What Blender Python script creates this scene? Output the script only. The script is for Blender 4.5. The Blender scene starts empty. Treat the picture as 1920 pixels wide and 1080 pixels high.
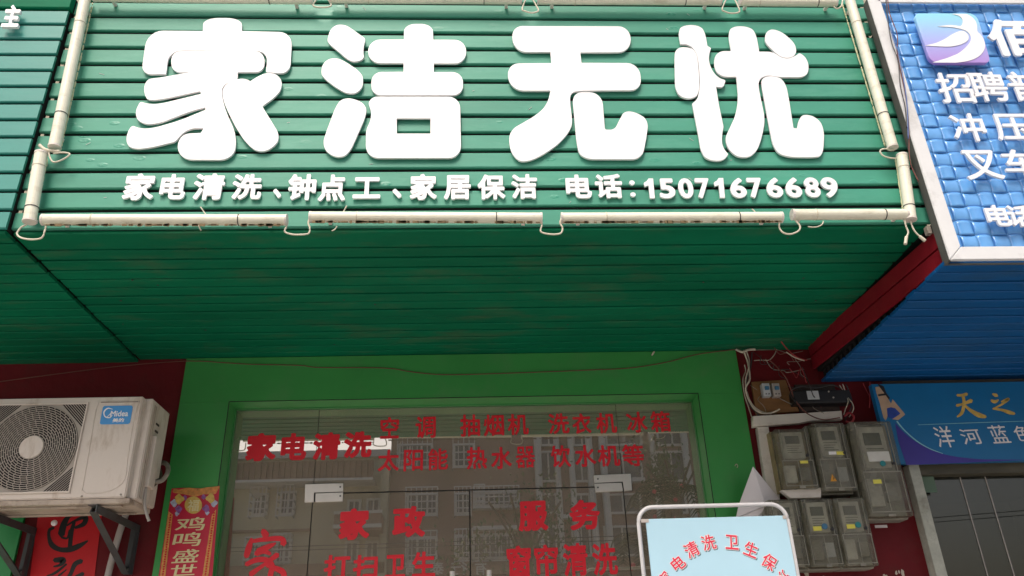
import bpy, bmesh, math, random
import numpy as np
from mathutils import Vector, Matrix, Euler
random.seed(7)
SC = bpy.context.scene
COL = SC.collection

# ------------------------------------------------------------------ camera
F, PITCH, YAW, ROLL = 1504.135, 26.5926, -3.2691, -2.0977
CAMZ = 1.5
cam_d = bpy.data.cameras.new("camera")
cam_d.lens = F / 1920 * 36; cam_d.sensor_width = 36; cam_d.clip_start = 0.02; cam_d.clip_end = 800
cam = bpy.data.objects.new("camera", cam_d); COL.objects.link(cam); SC.camera = cam
RM = (Matrix.Rotation(math.radians(YAW), 3, 'Z') @ Matrix.Rotation(math.radians(PITCH + 90), 3, 'X')
      @ Matrix.Rotation(math.radians(ROLL), 3, 'Z'))
cam.matrix_world = Matrix.Translation((0, 0, CAMZ)) @ RM.to_4x4()

# ------------------------------------------------------------------ light
SUN_EL, SUN_AZ = 52, 195          # azimuth clockwise from +Y
w = bpy.data.worlds.new("World"); SC.world = w; w.use_nodes = True
nt = w.node_tree; bg = nt.nodes["Background"]
sky = nt.nodes.new("ShaderNodeTexSky"); sky.sky_type = 'NISHITA'; sky.sun_disc = False
sky.sun_elevation = math.radians(SUN_EL); sky.sun_rotation = math.radians(SUN_AZ)
sky.air_density = 1.0; sky.dust_density = 6.0; sky.ozone_density = 0.6
nt.links.new(sky.outputs[0], bg.inputs[0]); bg.inputs[1].default_value = 0.15
sd = bpy.data.lights.new("sun", 'SUN'); sd.energy = 1.5; sd.angle = math.radians(22); sd.color = (1, 0.96, 0.9)
sun = bpy.data.objects.new("sun", sd); COL.objects.link(sun)
az, el = math.radians(SUN_AZ), math.radians(SUN_EL)
dvec = Vector((math.sin(az) * math.cos(el), math.cos(az) * math.cos(el), math.sin(el)))
sun.rotation_euler = dvec.to_track_quat('Z', 'Y').to_euler(); sun.location = dvec * 40
SC.view_settings.view_transform = 'Standard'; SC.view_settings.look = 'None'
SC.view_settings.gamma = 1; SC.view_settings.use_curve_mapping = False
SC.view_settings.exposure = 0.40
try:
    SC.cycles.max_bounces = 8; SC.cycles.transparent_max_bounces = 12
except Exception: pass

# ------------------------------------------------------------------ measuring helpers
def ray(x, y): return RM @ Vector(((x - 960) / F, -(y - 540) / F, -1))
def at(x, y, Y):                      # point of the plane at depth Y that stands at pixel x, y of the photograph
    r = ray(x, y); t = Y / r.y
    return Vector((r.x * t, Y, r.z * t + CAMZ))

# ------------------------------------------------------------------ materials
def mat(name, col, rough=0.6, var=0.12, scale=6, bump=0.0, bscale=60, metal=0, spec=0.5, dirt=None, dscale=3, damt=0.0, stretch=(1, 1, 1), coat=0):
    m = bpy.data.materials.new(name); m.use_nodes = True; t = m.node_tree; N = t.nodes; L = t.links
    b = N["Principled BSDF"]; b.inputs["Roughness"].default_value = rough; b.inputs["Metallic"].default_value = metal
    b.inputs["Specular IOR Level"].default_value = spec
    if coat: b.inputs["Coat Weight"].default_value = coat; b.inputs["Coat Roughness"].default_value = 0.15
    tc = N.new("ShaderNodeTexCoord"); mp = N.new("ShaderNodeMapping"); mp.inputs["Scale"].default_value = stretch
    g = N.new("ShaderNodeNewGeometry"); L.new(g.outputs["Position"], mp.inputs["Vector"])
    n1 = N.new("ShaderNodeTexNoise"); n1.inputs["Scale"].default_value = scale; n1.inputs["Detail"].default_value = 8
    n1.inputs["Roughness"].default_value = 0.65
    L.new(mp.outputs[0], n1.inputs["Vector"])
    mr = N.new("ShaderNodeMapRange"); mr.inputs["From Min"].default_value = 0.3; mr.inputs["From Max"].default_value = 0.7
    mr.inputs["To Min"].default_value = 1 - var; mr.inputs["To Max"].default_value = 1 + var
    L.new(n1.outputs[0], mr.inputs[0])
    mx = N.new("ShaderNodeVectorMath"); mx.operation = 'SCALE'; mx.inputs[0].default_value = col
    L.new(mr.outputs[0], mx.inputs["Scale"])
    out = mx.outputs[0]
    if dirt:
        n2 = N.new("ShaderNodeTexNoise"); n2.inputs["Scale"].default_value = dscale; n2.inputs["Detail"].default_value = 10
        n2.inputs["Roughness"].default_value = 0.7
        L.new(mp.outputs[0], n2.inputs["Vector"])
        r2 = N.new("ShaderNodeMapRange"); r2.inputs["From Min"].default_value = 0.52; r2.inputs["From Max"].default_value = 0.68
        r2.inputs["To Max"].default_value = damt; L.new(n2.outputs[0], r2.inputs[0])
        mm = N.new("ShaderNodeMix"); mm.data_type = 'RGBA'; L.new(r2.outputs[0], mm.inputs[0])
        L.new(out, mm.inputs[6]); mm.inputs[7].default_value = (*dirt, 1); out = mm.outputs[2]
        rr = N.new("ShaderNodeMapRange"); rr.inputs["To Min"].default_value = rough; rr.inputs["To Max"].default_value = min(1, rough + 0.3)
        L.new(r2.outputs[0], rr.inputs[0]); L.new(rr.outputs[0], b.inputs["Roughness"])
    L.new(out, b.inputs["Base Color"])
    if bump:
        n3 = N.new("ShaderNodeTexNoise"); n3.inputs["Scale"].default_value = bscale; n3.inputs["Detail"].default_value = 4
        L.new(mp.outputs[0], n3.inputs["Vector"])
        bp = N.new("ShaderNodeBump"); bp.inputs["Strength"].default_value = bump; bp.inputs["Distance"].default_value = 0.01
        L.new(n3.outputs[0], bp.inputs["Height"]); L.new(bp.outputs[0], b.inputs["Normal"])
    return m

M = {}
M['plank'] = mat('green_plank', (0.058, 0.290, 0.200), 0.46, 0.15, 3, 0.06, 30, stretch=(0.35, 1, 1.5), dirt=(0.12, 0.37, 0.27), dscale=7, damt=0.5, spec=0.35)
M['plank_b'] = mat('teal_plank', (0.028, 0.245, 0.205), 0.38, 0.08, 3, 0.05, 30, stretch=(0.35, 1, 1.5))
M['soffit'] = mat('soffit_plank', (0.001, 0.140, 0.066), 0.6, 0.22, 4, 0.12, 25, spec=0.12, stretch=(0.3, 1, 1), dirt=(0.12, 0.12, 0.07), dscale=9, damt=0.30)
M['dark'] = mat('dark_gap', (0.008, 0.006, 0.006), 0.9, 0.3)
M['white'] = mat('white_letter', (0.86, 0.86, 0.87), 0.45, 0.015, 3)
M['casing'] = mat('cream_tube', (0.78, 0.76, 0.62), 0.4, 0.05, 8, dirt=(0.36, 0.30, 0.19), dscale=16, damt=0.4, stretch=(0.6, 1, 2))
M['wire_w'] = mat('cream_wire', (0.62, 0.57, 0.45), 0.45, 0.1)
M['alu'] = mat('aluminium_frame', (0.74, 0.74, 0.73), 0.35, 0.05, 10, metal=0.05, dirt=(0.25, 0.23, 0.2), dscale=8, damt=0.3)
M['alu_shaded'] = mat('frame_side', (0.10, 0.10, 0.09), 0.6, 0.2, 12)  # aluminium with the shade of the frame side put into its colour
M['tile'] = mat('blue_embossed', (0.13, 0.37, 0.76), 0.25, 0.06, 5, coat=0.4)
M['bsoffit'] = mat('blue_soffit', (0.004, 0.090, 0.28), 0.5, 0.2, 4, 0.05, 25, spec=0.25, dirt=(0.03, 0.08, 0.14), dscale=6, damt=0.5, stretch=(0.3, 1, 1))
M['maroonpl'] = mat('maroon_plank', (0.22, 0.008, 0.018), 0.5, 0.2, 6, 0.1, 30, dirt=(0.12, 0.03, 0.02), damt=0.3, spec=0.2)
M['maroon'] = mat('maroon_wall', (0.140, 0.010, 0.014), 0.6, 0.15, 3, 0.25, 30, spec=0.2, dirt=(0.08, 0.03, 0.025), dscale=4, damt=0.5)
M['green'] = mat('green_wall', (0.050, 0.300, 0.072), 0.42, 0.08, 2, 0.04, 12, dirt=(0.10, 0.27, 0.10), dscale=5, damt=0.45, spec=0.35)
M['greenrev'] = mat('green_reveal', (0.050, 0.26, 0.075), 0.4, 0.08, 3, 0.04, 12)
M['rubber'] = mat('black_seal', (0.01, 0.01, 0.01), 0.7)
M['red_vinyl'] = mat('red_vinyl', (0.78, 0.010, 0.028), 0.5, 0.05)
M['steel'] = mat('brushed_steel', (0.72, 0.68, 0.64), 0.42, 0.05, 20, metal=0.55)
M['ac'] = mat('ac_casing', (0.70, 0.62, 0.55), 0.45, 0.05, 5, 0.02, 60, dirt=(0.40, 0.30, 0.22), dscale=5, damt=0.75, stretch=(2, 2, 0.6))
M['ac_dirty'] = mat('ac_base', (0.48, 0.40, 0.33), 0.55, 0.15, 9, dirt=(0.18, 0.12, 0.08), dscale=12, damt=0.7)
M['ac_grille'] = mat('ac_grille', (0.42, 0.37, 0.32), 0.5, 0.1, 20)
M['bracket'] = mat('grey_bracket', (0.055, 0.062, 0.065), 0.5, 0.2, 14, dirt=(0.09, 0.05, 0.03), dscale=20, damt=0.4)
M['logo_blue'] = mat('logo_blue', (0.02, 0.28, 0.68), 0.35, 0.02)
M['pvc'] = mat('grey_pvc', (0.42, 0.38, 0.35), 0.5, 0.1)
M['foam'] = mat('insulation_foam', (0.30, 0.26, 0.22), 0.9, 0.35, 25, 0.6, 60)
M['tape'] = mat('dark_tape', (0.05, 0.035, 0.03), 0.6, 0.4, 30, 0.5, 60)
M['redpaper'] = mat('red_paper', (0.55, 0.006, 0.012), 0.6, 0.12, 6, 0.1, 15)
M['redpaper2'] = mat('crimson_paper', (0.52, 0.012, 0.045), 0.5, 0.1, 6, 0.08, 15)
M['ink'] = mat('black_ink', (0.012, 0.012, 0.012), 0.55, 0.3, 30)
M['gold'] = mat('gold_print', (0.62, 0.42, 0.10), 0.45, 0.25, 40)
M['palegold'] = mat('pale_gold_print', (0.70, 0.62, 0.34), 0.45, 0.1, 30)
M['orange'] = mat('orange_print', (0.62, 0.26, 0.07), 0.5, 0.35, 60)
M['purple'] = mat('purple_print', (0.28, 0.10, 0.32), 0.5, 0.5, 60)
M['bluegrey'] = mat('pale_print', (0.42, 0.45, 0.58), 0.5, 0.4, 60)
M['cover'] = None
M['mbody'] = mat('meter_body', (0.60, 0.59, 0.54), 0.5, 0.12, 10)
M['mtray'] = mat('meter_tray', (0.25, 0.24, 0.20), 0.6, 0.3, 14, 0.1, 40)
M['mtan'] = mat('tan_tray', (0.26, 0.205, 0.10), 0.6, 0.3, 14)
M['lcd'] = mat('meter_screen', (0.10, 0.11, 0.09), 0.25, 0.1)
M['yellow'] = mat('yellow_sticker', (0.75, 0.68, 0.10), 0.5, 0.05)
M['teal'] = mat('teal_seal', (0.02, 0.22, 0.24), 0.5, 0.1)
M['bluedot'] = mat('blue_seal', (0.05, 0.17, 0.30), 0.5, 0.1)
M['warn'] = mat('orange_warning', (0.75, 0.33, 0.03), 0.5, 0.05)
M['trunk'] = mat('white_trunking', (0.72, 0.66, 0.60), 0.5, 0.06, 8, dirt=(0.35, 0.28, 0.22), dscale=10, damt=0.5)
M['wood'] = mat('brown_board', (0.22, 0.105, 0.035), 0.65, 0.2, 8, 0.1, 30, stretch=(1, 1, 4), dirt=(0.10, 0.05, 0.02), dscale=8, damt=0.5)
M['blackbox'] = mat('black_plastic', (0.018, 0.018, 0.02), 0.45, 0.2)
M['breaker'] = mat('breaker_grey', (0.50, 0.52, 0.54), 0.4, 0.08)
M['wire_r'] = mat('red_wire', (0.38, 0.035, 0.04), 0.5)
M['wire_br'] = mat('brown_wire', (0.16, 0.05, 0.035), 0.6)
M['wire_d'] = mat('dark_wire', (0.03, 0.028, 0.03), 0.5)
M['wire_p'] = mat('pale_wire', (0.50, 0.44, 0.36), 0.55, 0.2, 40)
M['wire_bl'] = mat('blue_wire', (0.08, 0.14, 0.35), 0.5)
M['board'] = mat('foam_board', (0.78, 0.73, 0.75), 0.55, 0.05, 6, 0.05, 20)
M['tubewhite'] = mat('stand_frame', (0.58, 0.57, 0.58), 0.35, 0.04)
M['skyposter'] = mat('pale_blue_poster', (0.42, 0.64, 0.76), 0.4, 0.05, 2.5)
M['redink'] = mat('red_print', (0.66, 0.03, 0.07), 0.45, 0.05)
M['whiteink'] = mat('white_print', (0.80, 0.78, 0.78), 0.45, 0.03)
M['shadink'] = mat('grey_print', (0.12, 0.20, 0.22), 0.5, 0.05)
M['jamb'] = mat('old_white_jamb', (0.42, 0.43, 0.37), 0.75, 0.2, 18, 0.2, 40, dirt=(0.20, 0.19, 0.15), dscale=10, damt=0.7)
M['beam'] = mat('grimy_beam', (0.075, 0.068, 0.045), 0.6, 0.35, 10, 0.1, 30, stretch=(0.4, 1, 2))
M['pblue'] = mat('poster_blue', (0.004, 0.15, 0.36), 0.4, 0.08, 3)
M['pviolet'] = mat('poster_violet', (0.045, 0.03, 0.28), 0.4, 0.15, 5)
M['skin'] = mat('printed_skin', (0.48, 0.33, 0.22), 0.5, 0.12, 20)
M['dress'] = mat('printed_dress', (0.02, 0.06, 0.32), 0.5, 0.25, 20)
M['cyanline'] = mat('printed_line', (0.25, 0.55, 0.62), 0.5, 0.05)
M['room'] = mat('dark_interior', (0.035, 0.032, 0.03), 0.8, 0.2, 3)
M['concrete'] = mat('pavement', (0.44, 0.42, 0.39), 0.85, 0.15, 4, 0.2, 40)  # lightened to bounce more light under the canopy
M['pale_road'] = mat('bounce_concrete_road', (0.27, 0.26, 0.24), 0.9, 0.2, 20, 0.3, 80)  # unseen road, kept pale to bounce light onto soffit and shopfront
M['cream'] = mat('cream_render', (0.40, 0.37, 0.27), 0.8, 0.12, 0.6, 0.1, 10, dirt=(0.25, 0.25, 0.17), dscale=0.8, damt=0.6, stretch=(1, 1, 0.4))
M['brown'] = mat('brown_tile', (0.235, 0.15, 0.12), 0.7, 0.1, 0.8, 0.1, 10, dirt=(0.19, 0.14, 0.11), dscale=0.7, damt=0.6, stretch=(1, 1, 0.5))
M['bwhite'] = mat('white_trim', (0.46, 0.46, 0.44), 0.6, 0.1, 2)
M['bglass'] = mat('far_glass', (0.10, 0.10, 0.105), 0.3, 0.5, 1.5)
M['cage'] = mat('window_cage', (0.42, 0.43, 0.44), 0.5, 0.1)
M['corr'] = mat('brown_awning', (0.22, 0.14, 0.10), 0.7, 0.2, 3)
M['leaf'] = mat('dark_leaf', (0.012, 0.026, 0.008), 0.9, 0.4, 6, spec=0.1)
M['leaf2'] = mat('green_leaf', (0.055, 0.10, 0.025), 0.55, 0.4, 3)
M['bark'] = mat('bark', (0.10, 0.075, 0.05), 0.9, 0.3, 8, 0.5, 30)
M['flower'] = mat('red_flower', (0.45, 0.01, 0.05), 0.5, 0.2)
M['yellowpl'] = mat('yellow_straps', (0.70, 0.68, 0.42), 0.5, 0.1)

def special_cover():
    m = bpy.data.materials.new('smoky_cover'); m.use_nodes = True; t = m.node_tree; N = t.nodes; L = t.links
    b = N["Principled BSDF"]; b.inputs["Base Color"].default_value = (0.22, 0.21, 0.17, 1); b.inputs["Roughness"].default_value = 0.32
    n = N.new("ShaderNodeTexNoise"); n.inputs["Scale"].default_value = 14; n.inputs["Detail"].default_value = 8
    g = N.new("ShaderNodeNewGeometry"); L.new(g.outputs["Position"], n.inputs["Vector"])
    r = N.new("ShaderNodeMapRange"); r.inputs["From Min"].default_value = 0.3; r.inputs["From Max"].default_value = 0.7
    r.inputs["To Min"].default_value = 0.16; r.inputs["To Max"].default_value = 0.60
    L.new(n.outputs[0], r.inputs[0])
    tr = N.new("ShaderNodeBsdfTransparent"); tr.inputs[0].default_value = (0.88, 0.87, 0.80, 1)
    mx = N.new("ShaderNodeMixShader"); L.new(r.outputs[0], mx.inputs[0]); L.new(tr.outputs[0], mx.inputs[1]); L.new(b.outputs[0], mx.inputs[2])
    L.new(mx.outputs[0], N["Material Output"].inputs[0]); return m
M['cover'] = special_cover()

def special_glass(name, refl, veil, vcol, tint):
    m = bpy.data.materials.new(name); m.use_nodes = True; t = m.node_tree; N = t.nodes; L = t.links
    N.remove(N["Principled BSDF"])
    tr = N.new("ShaderNodeBsdfTransparent"); tr.inputs[0].default_value = (*tint, 1)
    df = N.new("ShaderNodeBsdfDiffuse"); df.inputs[0].default_value = (*vcol, 1)        # dust film
    gl = N.new("ShaderNodeBsdfGlossy"); gl.inputs["Roughness"].default_value = 0.004; gl.inputs["Color"].default_value = (0.97, 0.93, 0.86, 1)
    n = N.new("ShaderNodeTexNoise"); n.inputs["Scale"].default_value = 1.2; g = N.new("ShaderNodeNewGeometry")
    L.new(g.outputs["Position"], n.inputs["Vector"])
    bp = N.new("ShaderNodeBump"); bp.inputs["Strength"].default_value = 0.02; bp.inputs["Distance"].default_value = 0.01
    L.new(n.outputs[0], bp.inputs["Height"]); L.new(bp.outputs[0], gl.inputs["Normal"])
    n2 = N.new("ShaderNodeTexNoise"); n2.inputs["Scale"].default_value = 5; n2.inputs["Detail"].default_value = 8; L.new(g.outputs["Position"], n2.inputs["Vector"])
    mr = N.new("ShaderNodeMapRange"); mr.inputs["To Min"].default_value = veil * 0.6; mr.inputs["To Max"].default_value = veil * 1.4; L.new(n2.outputs[0], mr.inputs[0])
    m1 = N.new("ShaderNodeMixShader"); L.new(mr.outputs[0], m1.inputs[0]); L.new(tr.outputs[0], m1.inputs[1]); L.new(df.outputs[0], m1.inputs[2])
    mx = N.new("ShaderNodeMixShader"); mx.inputs[0].default_value = refl
    L.new(m1.outputs[0], mx.inputs[1]); L.new(gl.outputs[0], mx.inputs[2]); L.new(mx.outputs[0], N["Material Output"].inputs[0])
    return m
M['glass'] = special_glass('door_glass', 0.38, 0.60, (0.42, 0.35, 0.265), (0.5, 0.5, 0.45))
M['glass2'] = special_glass('dark_window_glass', 0.06, 0.4, (0.05, 0.055, 0.045), (0.4, 0.4, 0.38))

def special_wet():
    """water marks on the outer planks: roughness and slight relief only"""
    m = M['plank']; t = m.node_tree; N = t.nodes; L = t.links; b = N["Principled BSDF"]
    g = N.new("ShaderNodeNewGeometry"); mp = N.new("ShaderNodeMapping"); mp.inputs["Scale"].default_value = (7, 7, 16)
    L.new(g.outputs["Position"], mp.inputs[0])
    v = N.new("ShaderNodeTexVoronoi"); v.inputs["Scale"].default_value = 1.3; L.new(mp.outputs[0], v.inputs["Vector"])
    n = N.new("ShaderNodeTexNoise"); n.inputs["Scale"].default_value = 2.2; L.new(g.outputs["Position"], n.inputs["Vector"])
    r = N.new("ShaderNodeMapRange"); r.inputs["From Min"].default_value = 0.16; r.inputs["From Max"].default_value = 0.22
    r.inputs["To Min"].default_value = 1; r.inputs["To Max"].default_value = 0; L.new(v.outputs["Distance"], r.inputs[0])
    r2 = N.new("ShaderNodeMapRange"); r2.inputs["From Min"].default_value = 0.5; r2.inputs["From Max"].default_value = 0.56; L.new(n.outputs[0], r2.inputs[0])
    mu = N.new("ShaderNodeMath"); mu.operation = 'MULTIPLY'; L.new(r.outputs[0], mu.inputs[0]); L.new(r2.outputs[0], mu.inputs[1])
    n3 = N.new("ShaderNodeTexNoise"); n3.inputs["Scale"].default_value = 60; L.new(g.outputs["Position"], n3.inputs["Vector"])
    m2 = N.new("ShaderNodeMath"); m2.operation = 'MULTIPLY'; L.new(mu.outputs[0], m2.inputs[0]); L.new(n3.outputs[0], m2.inputs[1])
    ro = N.new("ShaderNodeMapRange"); ro.inputs["To Min"].default_value = 0.46; ro.inputs["To Max"].default_value = 0.08; L.new(m2.outputs[0], ro.inputs[0])
    L.new(ro.outputs[0], b.inputs["Roughness"])
    bp = N.new("ShaderNodeBump"); bp.inputs["Strength"].default_value = 0.35; bp.inputs["Distance"].default_value = 0.005
    L.new(m2.outputs[0], bp.inputs["Height"])
    old = b.inputs["Normal"].links[0].from_node; L.new(old.outputs[0], bp.inputs["Normal"]); L.new(bp.outputs[0], b.inputs["Normal"])
special_wet()

# ------------------------------------------------------------------ object helpers
def tag(o, label=None, cat=None, group=None, kind=None):
    if label: o['label'] = label
    if cat: o['category'] = cat
    if group: o['group'] = group
    if kind: o['kind'] = kind
    return o
def thing(name, loc, label, cat, group=None):
    o = bpy.data.objects.new(name, None); COL.objects.link(o); o.location = loc; o.empty_display_size = 0.1
    return tag(o, label, cat, group)
def link(name, me, m, parent=None, label=None):
    """link a mesh given in world coordinates under parent (an unrotated Empty or mesh)"""
    o = bpy.data.objects.new(name, me); COL.objects.link(o)
    if m is not None and len(me.materials) == 0: me.materials.append(m)
    if parent is not None:
        o.parent = parent
        off = Vector(parent.location)
        if parent.parent: off = off + Vector(parent.parent.location)
        o.location = -off
    if label: o['label'] = label
    return o
def shared(name, me, loc, parent, label=None, rot=None, scale=None):
    """link shared mesh data (local coordinates) at world position loc under parent"""
    o = bpy.data.objects.new(name, me); COL.objects.link(o)
    off = Vector(parent.location) if parent else Vector()
    if parent and parent.parent: off = off + Vector(parent.parent.location)
    o.parent = parent; o.location = Vector(loc) - off
    if rot: o.rotation_euler = rot
    if scale: o.scale = scale
    if label: o['label'] = label
    return o
def from_bm(bm, name='mesh', smooth=False):
    bmesh.ops.recalc_face_normals(bm, faces=bm.faces)
    me = bpy.data.meshes.new(name); bm.to_mesh(me); bm.free()
    if smooth:
        for p in me.polygons: p.use_smooth = True
    return me
def add_box(bm, a, b, bev=0, M4=None):
    x0, y0, z0 = a; x1, y1, z1 = b
    vs = [bm.verts.new(c) for c in ((x0, y0, z0), (x1, y0, z0), (x1, y1, z0), (x0, y1, z0), (x0, y0, z1), (x1, y0, z1), (x1, y1, z1), (x0, y1, z1))]
    if M4:
        for v in vs: v.co = M4 @ v.co
    fs = [bm.faces.new([vs[i] for i in f]) for f in ((0, 3, 2, 1), (4, 5, 6, 7), (0, 1, 5, 4), (1, 2, 6, 5), (2, 3, 7, 6), (3, 0, 4, 7))]
    if bev:
        es = list({e for f in fs for e in f.edges})
        bmesh.ops.bevel(bm, geom=es, offset=bev, segments=2, affect='EDGES', profile=0.6)
def box(name, a, b, m, parent=None, bev=0, label=None):
    bm = bmesh.new(); add_box(bm, a, b, bev); return link(name, from_bm(bm), m, parent, label)
def boxes(name, lst, m, parent=None, bev=0, label=None):
    bm = bmesh.new()
    for a, b in lst: add_box(bm, a, b, bev)
    return link(name, from_bm(bm), m, parent, label)
def add_tube(bm, pts, r, seg=8, caps=True):
    pts = [Vector(p) for p in pts]; rings = []
    for i, p in enumerate(pts):
        d = (pts[min(i + 1, len(pts) - 1)] - pts[max(i - 1, 0)]).normalized()
        u = d.cross(Vector((0, 0, 1)));
        if u.length < 0.05: u = d.cross(Vector((0, 1, 0)))
        u.normalize()
        if rings and u.dot(lastu) < 0: u = -u
        lastu = u
        v = d.cross(u); rr = r[i] if isinstance(r, (list, tuple)) else r
        rings.append([bm.verts.new(p + (u * math.cos(k * 2 * math.pi / seg) + v * math.sin(k * 2 * math.pi / seg)) * rr) for k in range(seg)])
    for a, b in zip(rings, rings[1:]):
        for k in range(seg): bm.faces.new((a[k], a[(k + 1) % seg], b[(k + 1) % seg], b[k]))
    if caps: bm.faces.new(rings[0][::-1]); bm.faces.new(rings[-1])
def spline(pts, n=6):
    pts = [Vector(p) for p in pts]; out = []
    for i in range(len(pts) - 1):
        p0 = pts[max(i - 1, 0)]; p1 = pts[i]; p2 = pts[i + 1]; p3 = pts[min(i + 2, len(pts) - 1)]
        for k in range(n):
            t = k / n
            out.append(0.5 * ((2 * p1) + (-p0 + p2) * t + (2 * p0 - 5 * p1 + 4 * p2 - p3) * t * t + (-p0 + 3 * p1 - 3 * p2 + p3) * t ** 3))
    out.append(pts[-1]); return out
def tube(name, pts, r, m, parent=None, seg=8, smooth=True, n=6, label=None):
    bm = bmesh.new(); add_tube(bm, spline(pts, n) if n else pts, r, seg)
    return link(name, from_bm(bm, smooth=smooth), m, parent, label)
def fillet(pts, seg=6):
    out = []; n = len(pts)
    for i, q in enumerate(pts):
        p = Vector(q[:2]); r = q[2] if len(q) > 2 else 0
        a = Vector(pts[i - 1][:2]) - p; b = Vector(pts[(i + 1) % n][:2]) - p
        ra = min(r, a.length * 0.5); rb = min(r, b.length * 0.5)
        if r < 1e-6: out.append(p); continue
        A = p + a.normalized() * ra; B = p + b.normalized() * rb
        for k in range(seg + 1):
            t = k / seg
            c1 = A + (p - A) * 0.56; c2 = B + (p - B) * 0.56
            out.append(A * (1 - t) ** 3 + c1 * 3 * t * (1 - t) ** 2 + c2 * 3 * t * t * (1 - t) + B * t ** 3)
    return out
def curve_mesh(loops, thick, Y, bevel=0.0):
    """closed outlines given as (X, Z) world pairs -> solid of the given thickness whose back lies on plane Y"""
    cu = bpy.data.curves.new('tmp', 'CURVE'); cu.dimensions = '2D'; cu.fill_mode = 'BOTH'; cu.extrude = thick / 2 - bevel
    cu.bevel_depth = bevel; cu.bevel_resolution = 1; cu.offset = -bevel
    for lp in loops:
        s = cu.splines.new('POLY'); s.points.add(len(lp) - 1); s.use_cyclic_u = True
        for i, p in enumerate(lp): s.points[i].co = (p[0], p[1], 0, 1)
    ob = bpy.data.objects.new('tmp', cu); COL.objects.link(ob)
    dg = bpy.context.evaluated_depsgraph_get(); me = bpy.data.meshes.new_from_object(ob.evaluated_get(dg))
    bpy.data.objects.remove(ob); bpy.data.curves.remove(cu)
    for v in me.vertices: v.co = Vector((v.co.x, Y - thick / 2 - v.co.z, v.co.y))
    me.materials.clear()
    return me
_g = {}
def raster(vs, fs, N, pad):
    """coverage mask of a flat glyph mesh"""
    x0 = min(v[0] for v in vs); x1 = max(v[0] for v in vs); y0 = min(v[1] for v in vs); y1 = max(v[1] for v in vs)
    h = max(x1 - x0, y1 - y0, 0.35) / N; nx = int((x1 - x0) / h) + 2 * pad + 1; ny = int((y1 - y0) / h) + 2 * pad + 1
    ox = x0 - pad * h; oy = y0 - pad * h; m = np.zeros((ny, nx), bool)
    for f in fs:
        for k in range(1, len(f) - 1):
            A, B, C = vs[f[0]], vs[f[k]], vs[f[k + 1]]
            ax, ay, bx, by, cx, cy = [(q - o) / h for q, o in ((A[0], ox), (A[1], oy), (B[0], ox), (B[1], oy), (C[0], ox), (C[1], oy))]
            d = (bx - ax) * (cy - ay) - (by - ay) * (cx - ax)
            if abs(d) < 1e-9: continue
            i0, i1 = int(min(ax, bx, cx)), int(max(ax, bx, cx)) + 2; j0, j1 = int(min(ay, by, cy)), int(max(ay, by, cy)) + 2
            X, Y = np.meshgrid(np.arange(i0, i1), np.arange(j0, j1))
            u = ((bx - X) * (cy - Y) - (by - Y) * (cx - X)) / d; v = ((cx - X) * (ay - Y) - (cy - Y) * (ax - X)) / d; w_ = 1 - u - v
            m[j0:j1, i0:i1] |= (u >= -1e-3) & (v >= -1e-3) & (w_ >= -1e-3)
    return m, ox, oy, h
def edt(m):
    """distance to the mask, in cells (two exact separable passes)"""
    f = np.where(m, 0.0, 1e6)
    for ax in (0, 1):
        n = f.shape[0]; i = np.arange(n); D = (i[:, None] - i[None, :]) ** 2.0
        f = np.stack([np.min(D + f[:, k][None, :], axis=1) for k in range(f.shape[1])], axis=0)
    return np.sqrt(f)
def contours(F):
    """closed iso-lines F = 0, linear interpolation, F padded with positive values"""
    seg = {}
    ny, nx = F.shape
    def ed(j, i, k):          # crossing point on an edge of the grid
        if k == 0: t = F[j, i] / (F[j, i] - F[j, i + 1]); return (i + t, j)
        t = F[j, i] / (F[j, i] - F[j + 1, i]); return (i, j + t)
    I = F < 0
    for j, i in zip(*np.nonzero((I[:-1, :-1] != I[1:, 1:]) | (I[:-1, 1:] != I[1:, :-1]) | (I[:-1, :-1] != I[:-1, 1:]))):
        a, b, c, d = I[j, i], I[j, i + 1], I[j + 1, i + 1], I[j + 1, i]
        e = []
        if a != b: e.append(((j, i, 0), a))
        if b != c: e.append(((j, i + 1, 1), b))
        if c != d: e.append(((j + 1, i, 0), c))
        if d != a: e.append(((j, i, 1), d))
        # walking round the cell counter-clockwise: leave the inside at an edge whose first corner is inside
        outs = [k for k, q in e if q]; ins = [k for k, q in e if not q]
        if len(outs) == 1: seg[outs[0]] = ins[0]
        elif len(outs) == 2:
            order = [k for k, q in e]; 
            for o in outs: seg[o] = order[(order.index(o) - 1) % 4] 
    out = []
    while seg:
        s0, nx_ = seg.popitem(); lp = [s0]; 
        while nx_ != s0 and nx_ in seg: lp.append(nx_); nx_ = seg.pop(nx_)
        P = [ed(*k) for k in lp]
        if len(P) > 7: out.append(P)
    return out
def simplify(P, tol):
    P = np.array(P); n = len(P); keep = np.zeros(n, bool); k = n // 2; keep[0] = keep[k] = True; st = [(0, k), (k, n)]
    while st:
        a, b = st.pop()
        if b - a < 2: continue
        A = P[a]; B = P[b % n]; d = B - A; L = np.hypot(*d) + 1e-9; q = P[a + 1:b] - A; e = np.abs(q[:, 0] * d[1] - q[:, 1] * d[0]) / L
        m = int(np.argmax(e))
        if e[m] > tol: keep[a + 1 + m] = True; st += [(a, a + 1 + m), (a + 1 + m, b)]
    return [tuple(p) for p in P[keep]]
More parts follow.
